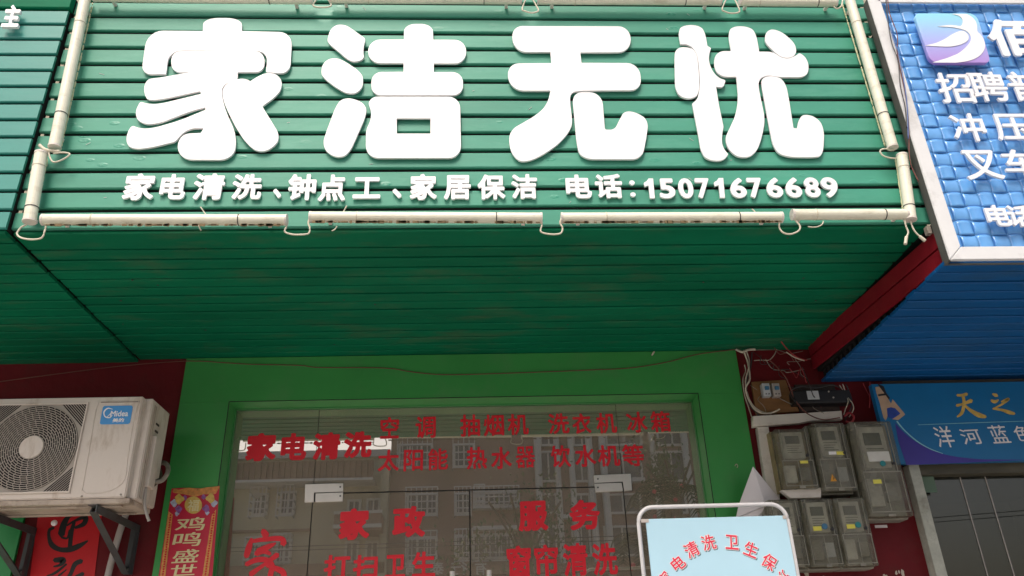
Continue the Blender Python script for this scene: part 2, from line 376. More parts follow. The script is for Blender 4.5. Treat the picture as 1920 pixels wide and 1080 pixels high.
def glyph(ch, bold, ext):
    k = (ch, bold, ext)
    if k in _g: return _g[k]
    cu = bpy.data.curves.new('tmp', 'FONT'); cu.body = ch; cu.size = 1; cu.resolution_u = 4
    ob = bpy.data.objects.new('tmp', cu); COL.objects.link(ob)
    dg = bpy.context.evaluated_depsgraph_get(); dg.update(); me = bpy.data.meshes.new_from_object(ob.evaluated_get(dg))
    bpy.data.objects.remove(ob); bpy.data.curves.remove(cu)
    vs = [v.co.copy() for v in me.vertices]; fs = [list(p.vertices) for p in me.polygons]; bpy.data.meshes.remove(me)
    m, ox, oy, h = raster(vs, fs, 150, 12)
    F = edt(m) - edt(~m) - bold / h
    F = (F + 0.5 * (np.roll(F, 1, 0) + np.roll(F, -1, 0) + np.roll(F, 1, 1) + np.roll(F, -1, 1))) / 3.0
    F[0, :] = F[-1, :] = 1; F[:, 0] = F[:, -1] = 1; F[F == 0] = 1e-4
    loops = [[(ox + p[0] * h, oy + p[1] * h) for p in simplify(lp, 0.3)] for lp in contours(F)]
    c2 = bpy.data.curves.new('tmp', 'CURVE'); c2.dimensions = '2D'; c2.fill_mode = 'BOTH'; c2.extrude = 0.5 if ext else 0
    for lp in loops:
        if len(lp) < 3: continue
        sp = c2.splines.new('POLY'); sp.points.add(len(lp) - 1); sp.use_cyclic_u = True
        for i, p in enumerate(lp): sp.points[i].co = (p[0], p[1], 0, 1)
    ob = bpy.data.objects.new('tmp', c2); COL.objects.link(ob)
    dg = bpy.context.evaluated_depsgraph_get(); dg.update(); me = bpy.data.meshes.new_from_object(ob.evaluated_get(dg))
    bpy.data.objects.remove(ob); bpy.data.curves.remove(c2)
    vs = [v.co.copy() for v in me.vertices]; fs = [list(p.vertices) for p in me.polygons]; bpy.data.meshes.remove(me)
    x0 = min(v.x for v in vs); x1 = max(v.x for v in vs); y0 = min(v.y for v in vs); y1 = max(v.y for v in vs)
    vs = [((v.x - x0) / (x1 - x0) - 0.5, (v.y - y0) / (y1 - y0) - 0.5, v.z) for v in vs]
    _g[k] = (vs, fs); return _g[k]
def char(ch, c, wd, ht, Y, thick, m, parent, bold=0.02, rot=0, shear=0, name='character', tilt=0):
    """solid or flat character centred on (X, Z)=c with the given width and height; its back lies on plane Y"""
    vs, fs = glyph(ch, bold, thick > 0); me = bpy.data.meshes.new(name); cr, sr = math.cos(rot), math.sin(rot); out = []
    for (x, y, z) in vs:
        X = (x + shear * y) * wd; Z = y * ht + tilt * x * wd
        out.append((c[0] + X * cr - Z * sr, Y - (z + 0.5) * thick if thick > 0 else Y, c[1] + X * sr + Z * cr))
    me.from_pydata(out, [], fs); me.update(); return link(name, me, m, parent)
def char_px(ch, x0, y0, x1, y1, Y, thick, m, parent, bold=0.02, name='character', **k):
    cx, cy = (x0 + x1) / 2, (y0 + y1) / 2; T = Y - thick; c = at(cx, cy, T)
    wd = (at(x1, cy, T) - at(x0, cy, T)).x; ht = (at(cx, y0, T) - at(cx, y1, T)).z
    return char(ch, (c.x, c.z), wd, ht, Y, thick, m, parent, bold, name=name, **k)
def poly_px(name, pts, Y, thick, m, parent, org=(0, 0), k=1.0, holes=(), bevel=0, seg=6, label=None):
    loops = []
    for lp in [pts] + list(holes):
        loops.append([(lambda q: (q.x, q.z))(at(org[0] + p[0] / k, org[1] + p[1] / k, Y - thick)) for p in fillet(lp, seg)])
    return link(name, curve_mesh(loops, thick, Y, bevel), m, parent, label)
def brush_px(name, strokes, Y, m, parent, org, k, thick=0.0008):
    """brush-written character: one rounded ribbon per stroke, points (x, y, width)"""
    bm = bmesh.new()
    for s in strokes:
        ps = spline([Vector((p[0], p[1], p[2])) for p in s], 6)
        L = []; R = []
        for i, p in enumerate(ps):
            d = (ps[min(i + 1, len(ps) - 1)] - ps[max(i - 1, 0)]); d.z = 0; d.normalize(); n = Vector((-d.y, d.x, 0)) * p.z / 2
            L.append(p + n); R.append(p - n)
        d = ps[-1] - ps[-2]; d.z = 0; d.normalize(); e = ps[-1] + d * ps[-1].z * 0.4
        d = ps[0] - ps[1]; d.z = 0; d.normalize(); b = ps[0] + d * ps[0].z * 0.4
        def w(p): return bm.verts.new(at(org[0] + p.x / k, org[1] + p.y / k, Y))
        vl = [w(p) for p in L]; vr = [w(p) for p in R]; ve = w(e); vb = w(b)
        for i in range(len(vl) - 1): bm.faces.new((vl[i], vl[i + 1], vr[i + 1], vr[i]))
        bm.faces.new((vl[-1], ve, vr[-1])); bm.faces.new((vr[0], vb, vl[0]))
        Y -= thick
    return link(name, from_bm(bm), m, parent)

# ------------------------------------------------------------------ setting: ground, road, building core
Z0 = CAMZ
def struct(name, lst, m):
    o = boxes(name, lst, m); tag(o, kind='structure'); return o
struct('road', [((-60, -15, -0.5), (60, -3.0, -0.12))], M['pale_road'])
struct('pavement', [((-60, -2.85, -0.5), (60, 3.63, 0))], M['concrete'])
struct('kerb', [((-60, -3.0, -0.5), (60, -2.85, 0.01))], M['bwhite'])
struct('far_pavement', [((-60, -19.2, -0.5), (60, -15, 0.0))], M['concrete'])
struct('ground', [((-300, -320, -0.9), (300, 300, -0.51))], M['concrete'])

# building that carries the shops: walls behind the shopfronts
SOF = Z0 + 1.4527           # underside of the green canopy
b = thing('shop_building', (0, 3.65, 0), 'maroon walled street building the green shopfront is set into', 'building')
box('wall', (-6, 3.615, 0), (-1.345, 3.9, SOF + 0.03), M['maroon'], b, label='maroon painted wall left of the green shopfront')
box('wall', (1.288, 3.615, 0), (1.99, 3.9, SOF + 0.03), M['maroon'], b, label='maroon painted wall behind the electricity meters')
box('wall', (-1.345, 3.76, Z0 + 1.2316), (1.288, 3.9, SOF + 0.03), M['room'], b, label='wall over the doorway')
box('upper_wall', (-8, 3.5, SOF + 0.031), (8, 3.9, 9), M['cream'], b)
box('wall', (4.2, 3.615, 0), (8, 3.9, SOF + 0.03), M['maroon'], b)
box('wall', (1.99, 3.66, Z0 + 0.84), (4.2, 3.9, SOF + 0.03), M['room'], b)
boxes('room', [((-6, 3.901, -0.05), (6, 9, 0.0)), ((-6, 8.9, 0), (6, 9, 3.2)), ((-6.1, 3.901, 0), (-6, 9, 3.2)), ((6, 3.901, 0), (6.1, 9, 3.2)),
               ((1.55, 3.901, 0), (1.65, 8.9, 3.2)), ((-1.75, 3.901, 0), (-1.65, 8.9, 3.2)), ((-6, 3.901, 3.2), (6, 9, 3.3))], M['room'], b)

# ------------------------------------------------------------------ plank meshes
def plank_mesh(length, h, depth=0.02, ch=0.012, gap=0.010, tch=0.003, bow=0.0):
    """horizontal plank, face towards -Y, base corner at the origin, profile with a deep lower chamfer"""
    prof = [(0, gap), (-depth + 0.003, gap), (-depth, gap + 0.004), (-depth, h - tch), (-depth + 0.003, h - 0.0002), (0, h - 0.0002)]
    bm = bmesh.new(); L = [bm.verts.new((0, y, z)) for y, z in prof]; R = [bm.verts.new((length, y, z)) for y, z in prof]
    n = len(prof)
    for i in range(n): bm.faces.new((L[i], L[(i + 1) % n], R[(i + 1) % n], R[i]))
    bm.faces.new(L[::-1]); bm.faces.new(R); return from_bm(bm)
def soffit_mesh(length, d, ch=0.004, gap=0.010):
    prof = [(gap, 0.013), (gap, 0.003), (gap + 0.003, 0), (d - ch, 0), (d - 0.001, 0.006), (d - 0.001, 0.013)]
    bm = bmesh.new(); L = [bm.verts.new((0, y, z)) for y, z in prof]; R = [bm.verts.new((length, y, z)) for y, z in prof]
    n = len(prof)
    for i in range(n): bm.faces.new((L[i], L[(i + 1) % n], R[(i + 1) % n], R[i]))
    bm.faces.new(L[::-1]); bm.faces.new(R); return from_bm(bm)

# ------------------------------------------------------------------ main green sign and canopy
FY = 2.44
sign = thing('shop_sign', (0, FY, SOF), 'big green slatted shop sign over the door with huge white letters', 'shop sign')
XL, XR = -1.572, 1.678
box('frame_box', (XL + 0.01, FY + 0.0115, SOF + 0.006), (XR - 0.012, FY + 0.06, SOF + 1.32), M['dark'], sign)
pm = plank_mesh(XR - XL, 0.0828, 0.013, 0.013, 0.0165); pm.materials.append(M['plank'])
for i in range(15):
    shared('plank', pm, (XL + random.uniform(-0.004, 0.004), FY + 0.010 + random.uniform(-0.001, 0.001), SOF + i * 0.0828), sign,
           rot=(0, random.uniform(-0.0008, 0.0008), 0))
box('canopy_roof', (XL, FY + 0.061, SOF + 1.25), (XR, 3.5, SOF + 1.30), M['dark'], sign)
box('added_lining', (XL, FY + 0.061, SOF + 0.014), (1.72, 3.6, SOF + 0.03), M['dark'], sign)  # added dark sheet, widened to the right to block light at the side gap
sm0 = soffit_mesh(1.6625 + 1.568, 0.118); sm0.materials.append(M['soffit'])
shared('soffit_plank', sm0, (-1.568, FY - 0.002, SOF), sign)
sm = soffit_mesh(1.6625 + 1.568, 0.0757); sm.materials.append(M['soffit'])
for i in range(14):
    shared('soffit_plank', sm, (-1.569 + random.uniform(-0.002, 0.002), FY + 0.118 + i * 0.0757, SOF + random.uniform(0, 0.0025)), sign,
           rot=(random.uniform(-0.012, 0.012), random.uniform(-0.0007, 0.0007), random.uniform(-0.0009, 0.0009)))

LY = FY - 0.024      # back of the raised letters
def big(parts, org, k, label):
    g = bpy.data.objects.new('character', None)
    first = None
    for lp in parts:
        pts, holes = lp if isinstance(lp, tuple) else (lp, [])
        o = poly_px('character' if first is None else 'stroke', pts, FY - 0.010, 0.009, M['white'], sign if first is None else first, org, k, holes, bevel=0.0007,
                    label=label if first is None else None)
        if first is None: first = o
        else: o.location = (0, 0, 0)
    return first
k1 = 3.724
big([[(560, 142, 6), (562, 50, 110), (832, 50, 110), (832, 142, 6), (1185, 150, 90), (1168, 442, 70), (1000, 428, 8), (1014, 282, 75), (322, 277, 90), (303, 442, 8), (128, 445, 70), (172, 138, 110)],
     [(338, 283, 65), (990, 283, 65), (990, 428, 60), (803, 430, 4), (803, 475, 10), (700, 515, 60), (690, 575, 40), (715, 690, 60), (792, 860, 60), (785, 1042, 110), (383, 1040, 100), (385, 860, 90), (545, 853, 6), (565, 822, 4), (450, 820, 70), (365, 915, 12), (200, 955, 40), (75, 970, 60), (22, 930, 60), (30, 850, 50), (65, 800, 18), (130, 825, 40), (220, 818, 60), (400, 765, 50), (578, 692, 4), (575, 675, 3), (480, 700, 50), (240, 792, 60), (120, 790, 80), (80, 715, 60), (122, 633, 18), (180, 652, 40), (260, 650, 60), (548, 580, 4), (540, 562, 4), (340, 605, 40), (220, 627, 60), (148, 615, 80), (150, 478, 90), (250, 468, 40), (470, 430, 10), (340, 430, 60)],
     [(890, 492, 6), (950, 455, 30), (1010, 430, 50), (1100, 450, 60), (1118, 540, 50), (1060, 605, 30), (975, 668, 4), (1010, 725, 30), (1105, 880, 60), (1050, 960, 60), (955, 992, 60), (880, 945, 60), (810, 850, 60), (740, 720, 80), (692, 600, 60), (705, 515, 60), (810, 472, 50), (865, 478, 20)]],
    (230, 20), k1, 'first and widest white raised character of the big sign')
big([[(88, 190, 90), (120, 105, 70), (205, 92, 60), (265, 130, 30), (355, 195, 12), (336, 270, 40), (347, 335, 25), (285, 360, 40), (235, 345, 40), (150, 272, 30), (92, 225, 30)],
     [(43, 420, 70), (62, 355, 60), (130, 325, 60), (200, 345, 40), (325, 430, 50), (343, 490, 50), (322, 562, 50), (245, 587, 50), (160, 545, 40), (55, 465, 50)],
     [(150, 660, 50), (195, 608, 60), (290, 615, 50), (365, 665, 60), (355, 740, 40), (245, 990, 60), (180, 1030, 50), (90, 1000, 50), (55, 930, 60), (75, 860, 40)],
     [(623, 200, 4), (623, 92, 80), (825, 92, 80), (828, 202, 4), (1057, 203, 80), (1058, 369, 80), (832, 368, 3), (832, 428, 3), (1037, 428, 75), (1035, 589, 65), (395, 589, 65), (395, 428, 70), (620, 426, 3), (620, 366, 3), (372, 366, 85), (373, 201, 85)],
     ([(405, 600, 30), (1015, 600, 80), (1023, 1028, 85), (357, 1028, 85), (358, 830, 40), (380, 790, 20), (400, 720, 40), (375, 642, 12)], [[(573, 752), (808, 752), (808, 857), (573, 857)]])],
    (590, 20), 3.723, 'white raised character with an open box at its foot, second on the sign')
big([[(72, 72, 80), (935, 74, 90), (938, 262, 90), (572, 264, 3), (580, 338, 3), (1003, 340, 95), (1014, 537, 75), (560, 540, 50), (500, 555, 60), (497, 620, 40), (512, 740, 30), (512, 800, 40), (450, 895, 70), (330, 990, 80), (180, 1063, 90), (95, 1035, 60), (53, 930, 80), (62, 825, 60), (160, 770, 60), (260, 712, 80), (332, 640, 60), (356, 540, 5), (60, 540, 100), (38, 342, 90), (362, 340, 3), (355, 260, 3), (90, 260, 90)],
     [(512, 552, 70), (728, 550, 90), (750, 822, 12), (820, 822, 30), (860, 740, 40), (895, 680, 60), (1000, 705, 50), (1064, 760, 50), (1055, 850, 40), (1020, 1037, 70), (572, 1035, 90), (545, 920, 50)]],
    (940, 30), 3.859, 'third white raised character, with two long bars on top')
big([[(100, 205, 4), (83, 110, 60), (115, 65, 60), (240, 65, 70), (280, 120, 60), (295, 215, 4), (322, 232, 5), (303, 290, 30), (312, 360, 40), (360, 440, 50), (427, 465, 8), (410, 517, 20), (358, 512, 3), (380, 650, 20), (412, 800, 10), (398, 880, 40), (405, 950, 40), (447, 1000, 8), (410, 1048, 40), (300, 1045, 60), (250, 990, 60), (235, 890, 40), (185, 632, 4), (225, 600, 30), (243, 500, 40), (232, 330, 40), (208, 245, 50), (150, 200, 40)],
     [(58, 310, 40), (62, 232, 60), (150, 220, 60), (217, 255, 60), (233, 400, 30), (238, 545, 50), (205, 597, 50), (115, 597, 50), (63, 540, 50)],
     [(467, 253, 3), (445, 130, 50), (470, 72, 60), (605, 75, 70), (648, 130, 50), (670, 257, 3), (765, 258, 30), (850, 315, 50), (920, 297, 30), (962, 266, 12), (1012, 300, 40), (1034, 380, 50), (1005, 443, 50), (810, 442, 40), (715, 425, 50), (663, 465, 40), (668, 530, 40), (713, 745, 50), (690, 880, 60), (645, 1000, 70), (560, 1030, 60), (470, 1000, 60), (418, 900, 60), (450, 820, 50), (500, 720, 50), (520, 600, 50), (505, 440, 4), (375, 440, 80), (335, 340, 90), (365, 253, 70)],
     [(710, 170, 50), (722, 100, 60), (800, 95, 50), (900, 165, 50), (943, 230, 50), (930, 293, 50), (850, 308, 50), (790, 270, 40), (720, 200, 40)],
     [(687, 500, 40), (688, 440, 60), (800, 433, 60), (862, 480, 60), (885, 600, 30), (918, 810, 6), (945, 812, 6), (960, 735, 40), (1000, 707, 60), (1095, 735, 60), (1142, 820, 60), (1132, 1012, 70), (1070, 1022, 50), (845, 1020, 90), (775, 960, 60), (740, 790, 40)]],
    (1250, 30), 3.858, 'fourth and last white raised character of the big sign')
for ch, x0, y0, x1, y1 in [('家', 232.5, 325, 290, 374.5), ('电', 300.5, 326, 349, 373), ('清', 363, 325, 421, 374), ('洗', 435.5, 326, 491, 373), ('、', 512, 354, 527, 370.5),
                           ('钟', 540, 326, 592.5, 374.5), ('点', 597.5, 327, 648, 376), ('工', 662, 332, 713.7, 371.5), ('、', 736, 354, 752.5, 370.5), ('家', 769, 326, 819, 374),
                           ('居', 832.5, 328, 883, 373), ('保', 895.5, 327, 947, 373.5), ('洁', 959, 326, 1007.5, 372), ('电', 1061, 327, 1109, 371), ('话', 1116, 326, 1167, 371)]:
    char_px(ch, x0, y0, x1, y1, FY - 0.008, 0.008, M['white'], sign, 0.036)
char_px('.', 1180, 338, 1190, 346.5, FY - 0.008, 0.008, M['white'], sign, 0.02); char_px('.', 1182, 360.5, 1192, 368.5, FY - 0.008, 0.008, M['white'], sign, 0.02)
for ch, x0, x1 in [('1', 1207.5, 1229.5), ('5', 1236, 1265.5), ('0', 1272, 1300), ('7', 1305, 1331), ('1', 1339, 1363), ('6', 1369, 1399), ('7', 1402.5, 1429.5), ('6', 1437, 1467), ('6', 1472.5, 1502.5), ('8', 1509, 1537), ('9', 1541, 1571.5)]:
    y0 = 334.5 - (x0 - 1207) / 364 * 2.5
    if ch == '1':
        poly_px('digit', [(x0 + 8.5, y0), (x0 + 17, y0), (x0 + 20.5, y0 + 37), (x0 + 11, y0 + 37), (x0 + 8.6, y0 + 13), (x0 + 1, y0 + 15.5), (x0, y0 + 8), (x0 + 5, y0 + 5)], FY - 0.008, 0.008, M['white'], sign); continue
    char_px(ch, x0, y0, x1, y0 + 37, FY - 0.008, 0.008, M['white'], sign, 0.035, name='digit')
# faint screw heads and scratches on the planks
scr = bmesh.new()
for i in range(26):
    x = random.uniform(XL + 0.1, XR - 0.1); z = SOF + random.randint(0, 14) * 0.0828 + random.uniform(0.03, 0.06)
    a = random.uniform(-1, 1); l = random.uniform(0.004, 0.012)
    add_box(scr, (-l, -0.0006, -0.0007), (l, 0, 0.0007), 0, Matrix.Translation((x, FY - 0.0045, z)) @ Matrix.Rotation(a, 4, 'Y'))
tag(link('scratch', from_bm(scr), M['bwhite'], sign), kind='stuff')

nk = bmesh.new()
rn = random.Random(5)
for i in range(34):
    x = rn.uniform(-1.5, 1.6); y = rn.uniform(FY + 0.03, 3.55); r = rn.uniform(0.0015, 0.005)
    add_tube(nk, [(x, y, SOF - 0.0006), (x, y, SOF + 0.002)], r, 7)
tag(link('soffit_mark', from_bm(nk), M['tape'], sign), kind='stuff')
# ------------------------------------------------------------------ tube lights round the sign
TY = FY - 0.045
def loop_wire(parent, pts, r=0.0032):
    return tube('wire_loop', pts, r, M['wire_w'], parent, 7)
def tube_light(a, b, label, r=0.0195, Y=TY, ends=True, drip=False):
    A, B = at(*a, Y), at(*b, Y); t = thing('tube_light', (A + B) / 2, label, 'tube light', 'cream tube lights framing the sign')
    bm = bmesh.new(); add_tube(bm, [A, B], r, 20); link('tube', from_bm(bm, smooth=False), M['casing'], t)
    d = (B - A).normalized()
    for p, s in ((A, 1), (B, -1)):
        bm = bmesh.new(); add_tube(bm, [p - d * s * 0.001, p - d * s * 0.006 * -1], r * 1.06, 16); link('end_cap', from_bm(bm), M['trunk'], t)
    for f in (0.2, 0.8):
        p = A + (B - A) * f; bm = bmesh.new(); add_tube(bm, [p, p + d * 0.003], r * 1.08, 16); link('wire_tie', from_bm(bm), M['wire_w'] if f < .5 else M['wire_d'], t)
    for f in (0.08, 0.92): box('clip', (A + (B - A) * f) - Vector((0.006, -0.0, 0.006)), (A + (B - A) * f) + Vector((0.006, FY - Y - 0.004, 0.006)), M['trunk'], t)
    return t
bt = [tube_light((80, 412), (538, 412.5), 'bottom tube light from the lower left corner, streaked brown underneath'),
      tube_light((581, 407), (1016, 409), 'bottom tube light below the middle of the phone line text'),
      tube_light((1052, 409), (1466, 407.5), 'bottom tube light below the phone number, third from the left'),
      tube_light((1485, 402.5), (1700, 402), 'short bottom tube light ending at the lower right corner')]
def V(x, y, Y=TY): return at(x, y, Y)
# glue and dirt streaks along the tube undersides
for t, a, b in ((bt[0], (90, 424), (530, 424)), (bt[1], (590, 418), (1010, 419)), (bt[2], (1060, 419), (1460, 417.5))):
    bm = bmesh.new()
    for i in range(80):
        f = random.random(); P = V(a[0] + (b[0] - a[0]) * f, a[1] - 2.0 + (b[1] - a[1]) * f, TY - 0.0135)
        l = random.uniform(0.002, 0.013); h = random.uniform(0.001, 0.0055)
        add_box(bm, P - Vector((l, 0.002, h)), P + Vector((l, 0.001, h)))
    tag(link('grime_streak', from_bm(bm), mat('grime', (0.16, 0.11, 0.05), 0.8, 0.4, 60), t), kind='stuff')
loop_wire(bt[0], [V(86, 424), V(84, 433), V(78, 446), V(60, 449), V(40, 446), V(32, 438), V(40, 426), V(50, 421)])
loop_wire(bt[0], [V(536, 410), V(537, 424), V(534, 434), V(545, 439), V(560, 440), V(578, 438), V(581, 428), V(578, 418), V(581, 407)])
loop_wire(bt[1], [V(1015, 410), V(1016, 422), V(1014, 434), V(1030, 439), V(1050, 438), V(1055, 428), V(1050, 418), V(1053, 409)])
loop_wire(bt[2], [V(1463, 410), V(1461, 425), V(1468, 436), V(1482, 439), V(1497, 433), V(1500, 424), V(1492, 414), V(1485, 404)])
lt = [tube_light((161, -8), (102, 276), 'long upper tube light down the left edge of the sign', r=0.0205),
      tube_light((77.5, 287), (55, 416), 'short lower tube light at the left edge of the sign', r=0.021),
      tube_light((1591, -8), (1674, 277), 'long upper tube light down the right edge, with ragged glue', r=0.0195),
      tube_light((1691, 291), (1708, 412), 'short lower tube light at the right edge of the sign', r=0.0195)]
loop_wire(lt[1], [V(100, 280), V(92, 286), V(96, 300), V(104, 304), V(120, 298), V(131, 289), V(118, 286), V(100, 288)])
for t, w in ((lt[1], [(96, 285), (96, 300), (105, 304)]),): pass
tube('connector', [V(74, 272), V(84, 280), V(98, 283), V(112, 284)], 0.006, M['wire_w'], lt[0])
loop_wire(lt[3], [V(1676, 282), V(1660, 279), V(1650, 283), V(1656, 292), V(1668, 296), V(1680, 297)])
loop_wire(lt[3], [V(1696, 412), V(1699, 425), V(1703, 436), V(1699, 446), V(1698, 452)])
tube('plug', [V(1699.5, 444), V(1697.5, 458)], 0.006, M['wire_w'], lt[3])
loop_wire(lt[3], [V(1707, 414), V(1712, 428), V(1720, 439), V(1732, 448)])
tube('plug', [V(1724, 443), V(1735, 452)], 0.006, M['wire_w'], lt[3])
# ragged foam glue along the side tubes
for t, a, b, sgn, n in ((lt[0], (174, 5), (114, 280), 1, 15), (lt[2], (1580, 10), (1660, 275), -1, 24), (lt[3], (1680, 300), (1694, 400), -1, 9), (lt[1], (88, 300), (66, 410), 1, 9)):
    bm = bmesh.new()
    for i in range(n * 3):
        f = (i + random.random()) / n / 3; P = V(a[0] + (b[0] - a[0]) * f, a[1] + (b[1] - a[1]) * f, FY - 0.012)
        bmesh.ops.create_icosphere(bm, subdivisions=1, radius=random.uniform(0.0022, 0.0042), matrix=Matrix.Translation(P) @ Matrix.Diagonal((1, 1.2, random.uniform(2.5, 5.5), 1)))
    tag(link('foam_glue', from_bm(bm, smooth=True), M['yellowpl'], t), kind='stuff')
tt = [tube_light((176, -5), (586, 0), 'top tube light from the upper left corner', r=0.018),
      tube_light((618, -2), (978, 0), 'top tube light between the first two hanging loops', r=0.018),
      tube_light((1008, 0), (1352, 2), 'top tube light above the third character', r=0.018),
      tube_light((1386, 3), (1568, 5), 'short top tube light at the upper right', r=0.018)]
loop_wire(tt[0], [V(594, -2), V(587, 9), V(592, 13), V(604, 14), V(616, 13), V(621, 9), V(614, -2)])
loop_wire(tt[1], [V(986, -2), V(979, 17), V(985, 21), V(996, 24), V(1007, 22), V(1009, 17), V(998, -2)])
loop_wire(tt[2], [V(1362, -2), V(1354, 17), V(1360, 22), V(1372, 25), V(1385, 23), V(1386, 17), V(1377, -2)])
loop_wire(tt[3], [V(1560, 0), V(1564, 13), V(1571, 16), V(1578, 10), V(1580, -2)])
# loose wire ends and ties hanging off the bottom tubes
for t, ps in ((bt[0], [(376, 388), (383, 398), (386, 402)]), (bt[1], [(650, 386), (645, 395), (642, 399)]), (bt[1], [(632, 424), (628, 430), (622, 433)]),
              (bt[3], [(1544, 415), (1540, 422), (1528, 426), (1515, 425)]), (bt[0], [(372, 423), (377, 432)]), (bt[2], [(1410, 392), (1416, 398), (1418, 412)])):
    tube('tie_end', [V(*p, TY - 0.005) for p in ps], 0.0022, M['wire_w'], t, 6)
box('spacer', V(1742, 428, FY - 0.02) - Vector((0.008, 0, 0.02)), V(1742, 428, FY - 0.02) + Vector((0.008, 0.02, 0.01)), M['foam'], lt[3])

# ------------------------------------------------------------------ left neighbour's green canopy
NY = 2.41
ns = thing('shop_sign', (-2.2, NY, SOF - 0.02), 'teal slatted sign of the neighbouring shop at the left edge', 'shop sign')
nm = plank_mesh(2.4, 0.0776, 0.011, 0.007, 0.011); nm.materials.append(M['plank_b'])
for i in range(13):
    shared('plank', nm, (-3.975 + random.uniform(-0.002, 0.002), NY + 0.008, Z0 + 1.444 + i * 0.0776), ns)
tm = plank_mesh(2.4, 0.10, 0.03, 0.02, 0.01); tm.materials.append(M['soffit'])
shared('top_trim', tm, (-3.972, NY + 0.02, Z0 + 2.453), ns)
box('frame_box', (-3.97, NY + 0.0085, Z0 + 1.46), (-1.580, NY + 0.05, Z0 + 2.55), M['dark'], ns)
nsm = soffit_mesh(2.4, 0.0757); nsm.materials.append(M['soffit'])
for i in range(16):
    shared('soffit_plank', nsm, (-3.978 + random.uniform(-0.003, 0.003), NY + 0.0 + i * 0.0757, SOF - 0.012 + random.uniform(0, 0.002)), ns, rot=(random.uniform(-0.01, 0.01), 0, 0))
box('added_lining', (-3.97, NY + 0.051, SOF + 0.003), (-1.59, 3.6, SOF + 0.02), M['dark'], ns)  # added dark sheet, keeps light from leaking above the neighbour's soffit
char_px('主', 6, 9, 38, 50, NY - 0.02, 0.012, M['white'], ns, 0.04, shear=-0.12)

box('light_leak_block', (-1.62, FY + 0.03, SOF + 0.0345), (-1.53, 3.6, SOF + 0.06), M['dark'], ns)  # unseen dark box added to block light between the two canopies
# ------------------------------------------------------------------ blue sign of the right neighbour
BZ = Z0 + 1.2722; BY = 2.3576
bs = thing('shop_sign', (2.4, BY, BZ), 'blue embossed sign with aluminium frame at the right edge', 'shop sign')
BL, BR_, BT = 1.647, 4.2, BZ + 1.245
bm = bmesh.new()
def rail(bm, pts): # mitred face rail, points (x,z) of a quad
    f = [bm.verts.new((x, BY, z)) for x, z in pts]; g = [bm.verts.new((x, BY + 0.009, z)) for x, z in pts]
    bm.faces.new(f); bm.faces.new(g[::-1])
    for i in range(4): bm.faces.new((f[i], g[i], g[(i + 1) % 4], f[(i + 1) % 4]))
fw = 0.052
for nme, pts in (('frame_rail', [(BL, BZ), (BR_, BZ), (BR_ - fw, BZ + fw), (BL + fw + 0.001, BZ + fw)]), ('frame_stile', [(BL, BZ + 0.001), (BL + fw, BZ + fw + 0.001), (BL + fw, BT), (BL, BT)]),
                 ('frame_rail', [(BL, BT + 0.001), (BL + fw, BT + 0.001 - 0.04), (BR_ - fw, BT - 0.04), (BR_, BT + 0.001)][::-1])):
    bm = bmesh.new(); rail(bm, pts); bmesh.ops.bevel(bm, geom=[e for e in bm.edges], offset=0.0025, segments=2, affect='EDGES'); link(nme, from_bm(bm), M['alu'], bs)
box('frame_side', (BL + 0.002, BY + 0.0095, BZ + 0.004), (BL + 0.012, BY + 0.040, BT - 0.01), M['alu_shaded'], bs)
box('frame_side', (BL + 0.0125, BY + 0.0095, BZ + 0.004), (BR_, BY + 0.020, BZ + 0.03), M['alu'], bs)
boxes('frame_back', [((BL + 0.004, BY + 0.0405, BZ + 0.004), (BR_, BY + 0.05, BT - 0.01))], M['alu_shaded'], bs)
# basket-weave embossed tiles, grouped in moulded panels of 4 x 4
def weave_tile(bm, x0, z0, sx, sz, kind, Y):
    n = 6; hh = 0.0065; g = []
    m_ = 0.0003
    for j in range(n + 1):
        row = []
        for i in range(n + 1):
            u, v = i / n, j / n
            t = (2 * u - 1) if kind else (2 * v - 1); s = (2 * v - 1) if kind else (2 * u - 1)
            h = hh * (1 - t * t) * (0.8 + 0.2 * s * s) + 0.0005
            row.append(bm.verts.new((x0 + m_ + u * (sx - 2 * m_), Y - h, z0 + m_ + v * (sz - 2 * m_))))
        g.append(row)
    for j in range(n):
        for i in range(n):
            f = bm.faces.new((g[j][i], g[j][i + 1], g[j + 1][i + 1], g[j + 1][i])); f.smooth = True
    ring = [g[0][i] for i in range(n + 1)] + [g[j][n] for j in range(1, n + 1)] + [g[n][i] for i in range(n - 1, -1, -1)] + [g[j][0] for j in range(n - 1, 0, -1)]
    base = [bm.verts.new((v.co.x, Y, v.co.z)) for v in ring]
    for i in range(len(ring)):
        j = (i + 1) % len(ring); bm.faces.new((ring[i], base[i], base[j], ring[j]))
px, pz = 0.0583, 0.0594
bm = bmesh.new()
for a in range(4):
    for c in range(4): weave_tile(bm, a * px, c * pz, px, pz, (a + c) % 2, 0)
add_box(bm, (0.0015, 0.0003, 0.0015), (4 * px - 0.0015, 0.006, 4 * pz - 0.0015))
me = bpy.data.meshes.new('panel'); bm.to_mesh(me); bm.free(); me.materials.append(M['tile'])
bm = bmesh.new()                                    # trimmed panel behind the left stile
for a in range(3):
    for c in range(4): weave_tile(bm, a * px, c * pz, px, pz, (a + 1 + c) % 2, 0)
add_box(bm, (0.0, 0.0003, 0.0015), (3 * px - 0.0015, 0.006, 4 * pz - 0.0015))
me2 = bpy.data.meshes.new('panel'); bm.to_mesh(me2); bm.free(); me2.materials.append(M['tile'])
PX0, PZ0 = 1.845 - 4 * px * 1, Z0 + 1.563 - 4 * pz
PY = BY + 0.030
for r in range(5):
    for c in range(0, 10):
        # neighbouring panels keep their own seam
        o = shared('embossed_panel', me if c else me2, (PX0 + c * 4 * px + (0 if c else px), PY, PZ0 + r * 4 * pz), bs)
